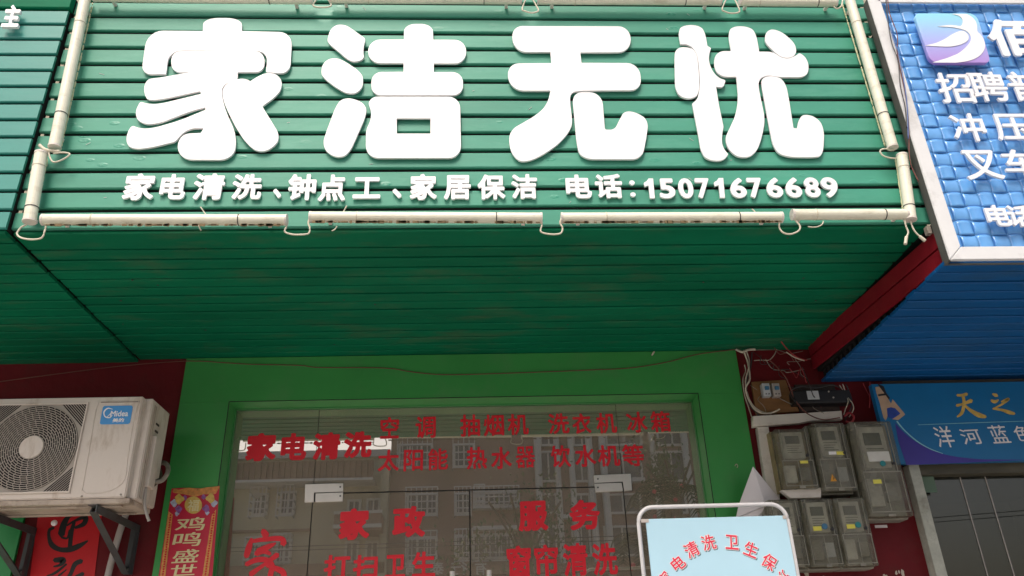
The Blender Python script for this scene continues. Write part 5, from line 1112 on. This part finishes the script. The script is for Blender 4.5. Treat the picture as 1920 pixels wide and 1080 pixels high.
def leaf_cloud(name, c, rad, n, size, m_, parent):
    bm = bmesh.new()
    cl = [(Vector((random.gauss(0, .5) * rad[0], random.gauss(0, .5) * rad[1], random.gauss(0, .45) * rad[2])), random.uniform(.3, .6)) for _ in range(14)]
    for i in range(n):
        cc, r = random.choice(cl); p = Vector(c) + cc + Vector((random.gauss(0, r) * rad[0] * .5, random.gauss(0, r) * rad[1] * .5, random.gauss(0, r) * rad[2] * .5))
        rot = Euler((random.uniform(0, 6), random.uniform(0, 6), random.uniform(0, 6))).to_matrix(); s = size * random.uniform(.6, 1.3)
        vs = [bm.verts.new(p + rot @ Vector(q) * s) for q in ((-1, 0, 0), (0, -.45, .1), (1, 0, 0), (0, .45, .1))]; bm.faces.new(vs)
    me = bpy.data.meshes.new(name); bm.to_mesh(me); bm.free(); return link(name, me, M[m_], parent)
for (x, y, Y, r, lb) in ((985, 985, -13, 1.15, 'leafy street tree in front of the brown block, mirrored right of the door seam'), (1262, 905, -14, 0.9, 'leafy street tree mirrored at the right end of the transom glass'),):
    c = mir(x, y, Y); t = thing('street_tree', (c.x, Y, 0), lb, 'tree', 'street trees across the road')
    tube('trunk', [(c.x, Y, -0.1), (c.x + 0.1, Y, c.z * 0.5), (c.x, Y, c.z)], [0.13] * 13, M['bark'], t, 8)
    for k in range(6): tube('limb', [(c.x, Y, c.z - r * 0.9), (c.x + r * .4 * math.cos(k), Y + r * .4 * math.sin(k), c.z - r * .1), (c.x + r * .8 * math.cos(k), Y + r * .8 * math.sin(k), c.z + r * .5)], 0.03, M['bark'], t, 5)
    leaf_cloud('crown', (c.x, Y, c.z), (r, r, r * 1.3), 750, 0.075, 'leaf2', t)
def palm(c, n, ln, label):
    t = thing('potted_palm', (c.x, c.y, 0), label, 'potted plant', 'potted palms at the kerb')
    bm = bmesh.new(); add_tube(bm, [(c.x, c.y, 0), (c.x, c.y, 0.1), (c.x, c.y, 0.45), (c.x, c.y, 0.5)], [0.18, 0.2, 0.27, 0.28], 16); link('pot', from_bm(bm), M['maroon'], t)
    tube('stem', [(c.x, c.y, 0.4), (c.x + 0.03, c.y, c.z * 0.6), (c.x, c.y, c.z)], 0.05, M['bark'], t, 8)
    for k in range(n):
        a = k * 2.4; up = random.uniform(0.2, 1.0); bm = bmesh.new()
        sp = spline([c, c + Vector((math.cos(a) * ln * .4, math.sin(a) * ln * .4, ln * .45 * up)), c + Vector((math.cos(a) * ln * .8, math.sin(a) * ln * .8, ln * .3 * up)), c + Vector((math.cos(a) * ln, math.sin(a) * ln, -ln * .25))], 6)
        side = Vector((-math.sin(a), math.cos(a), 0))
        for i, p in enumerate(sp[2:]):
            d = (sp[min(i + 3, len(sp) - 1)] - sp[i + 1]).normalized()
            for s in (-1, 1):
                tip = p + side * s * ln * 0.28 + d * ln * .12 - Vector((0, 0, ln * .08)); bm.faces.new([bm.verts.new(q) for q in (p, p + d * ln * 0.05, tip)])
        add_tube(bm, sp, 0.006, 5); link('frond', from_bm(bm), M['leaf'], t)
    for k in range(5):
        a = k * 1.3; bm = bmesh.new(); bmesh.ops.create_icosphere(bm, subdivisions=1, radius=0.03, matrix=Matrix.Translation(c + Vector((math.cos(a) * .2, math.sin(a) * .2, random.uniform(-.25, .15))))); link('flower', from_bm(bm), M['flower'], t)
palm(mir(1250, 930, -2.4), 10, 0.5, 'dark palm mirrored above the poster stand')
palm(mir(1208, 1025, -2.2), 12, 0.42, 'dark palm mirrored left of the poster stand frame')
# power lines across the street
for i, (ya, yb) in enumerate(((1001, 990), (1007, 999))):
    A = mir(430, ya, OY + 2.2); B = mir(1400, yb - 30, OY + 2.2); A.x -= 12; B.x += 12; mid = (A + B) / 2 - Vector((0, 0, 0.5))
    tag(tube('power_line', [A, (A + mid) / 2 - Vector((0, 0, .18)), mid, (B + mid) / 2 - Vector((0, 0, .18)), B], 0.012, M['wire_d'], None, 5),
        ('upper black power line strung along the far houses', 'lower black power line strung along the far houses')[i], 'power line')
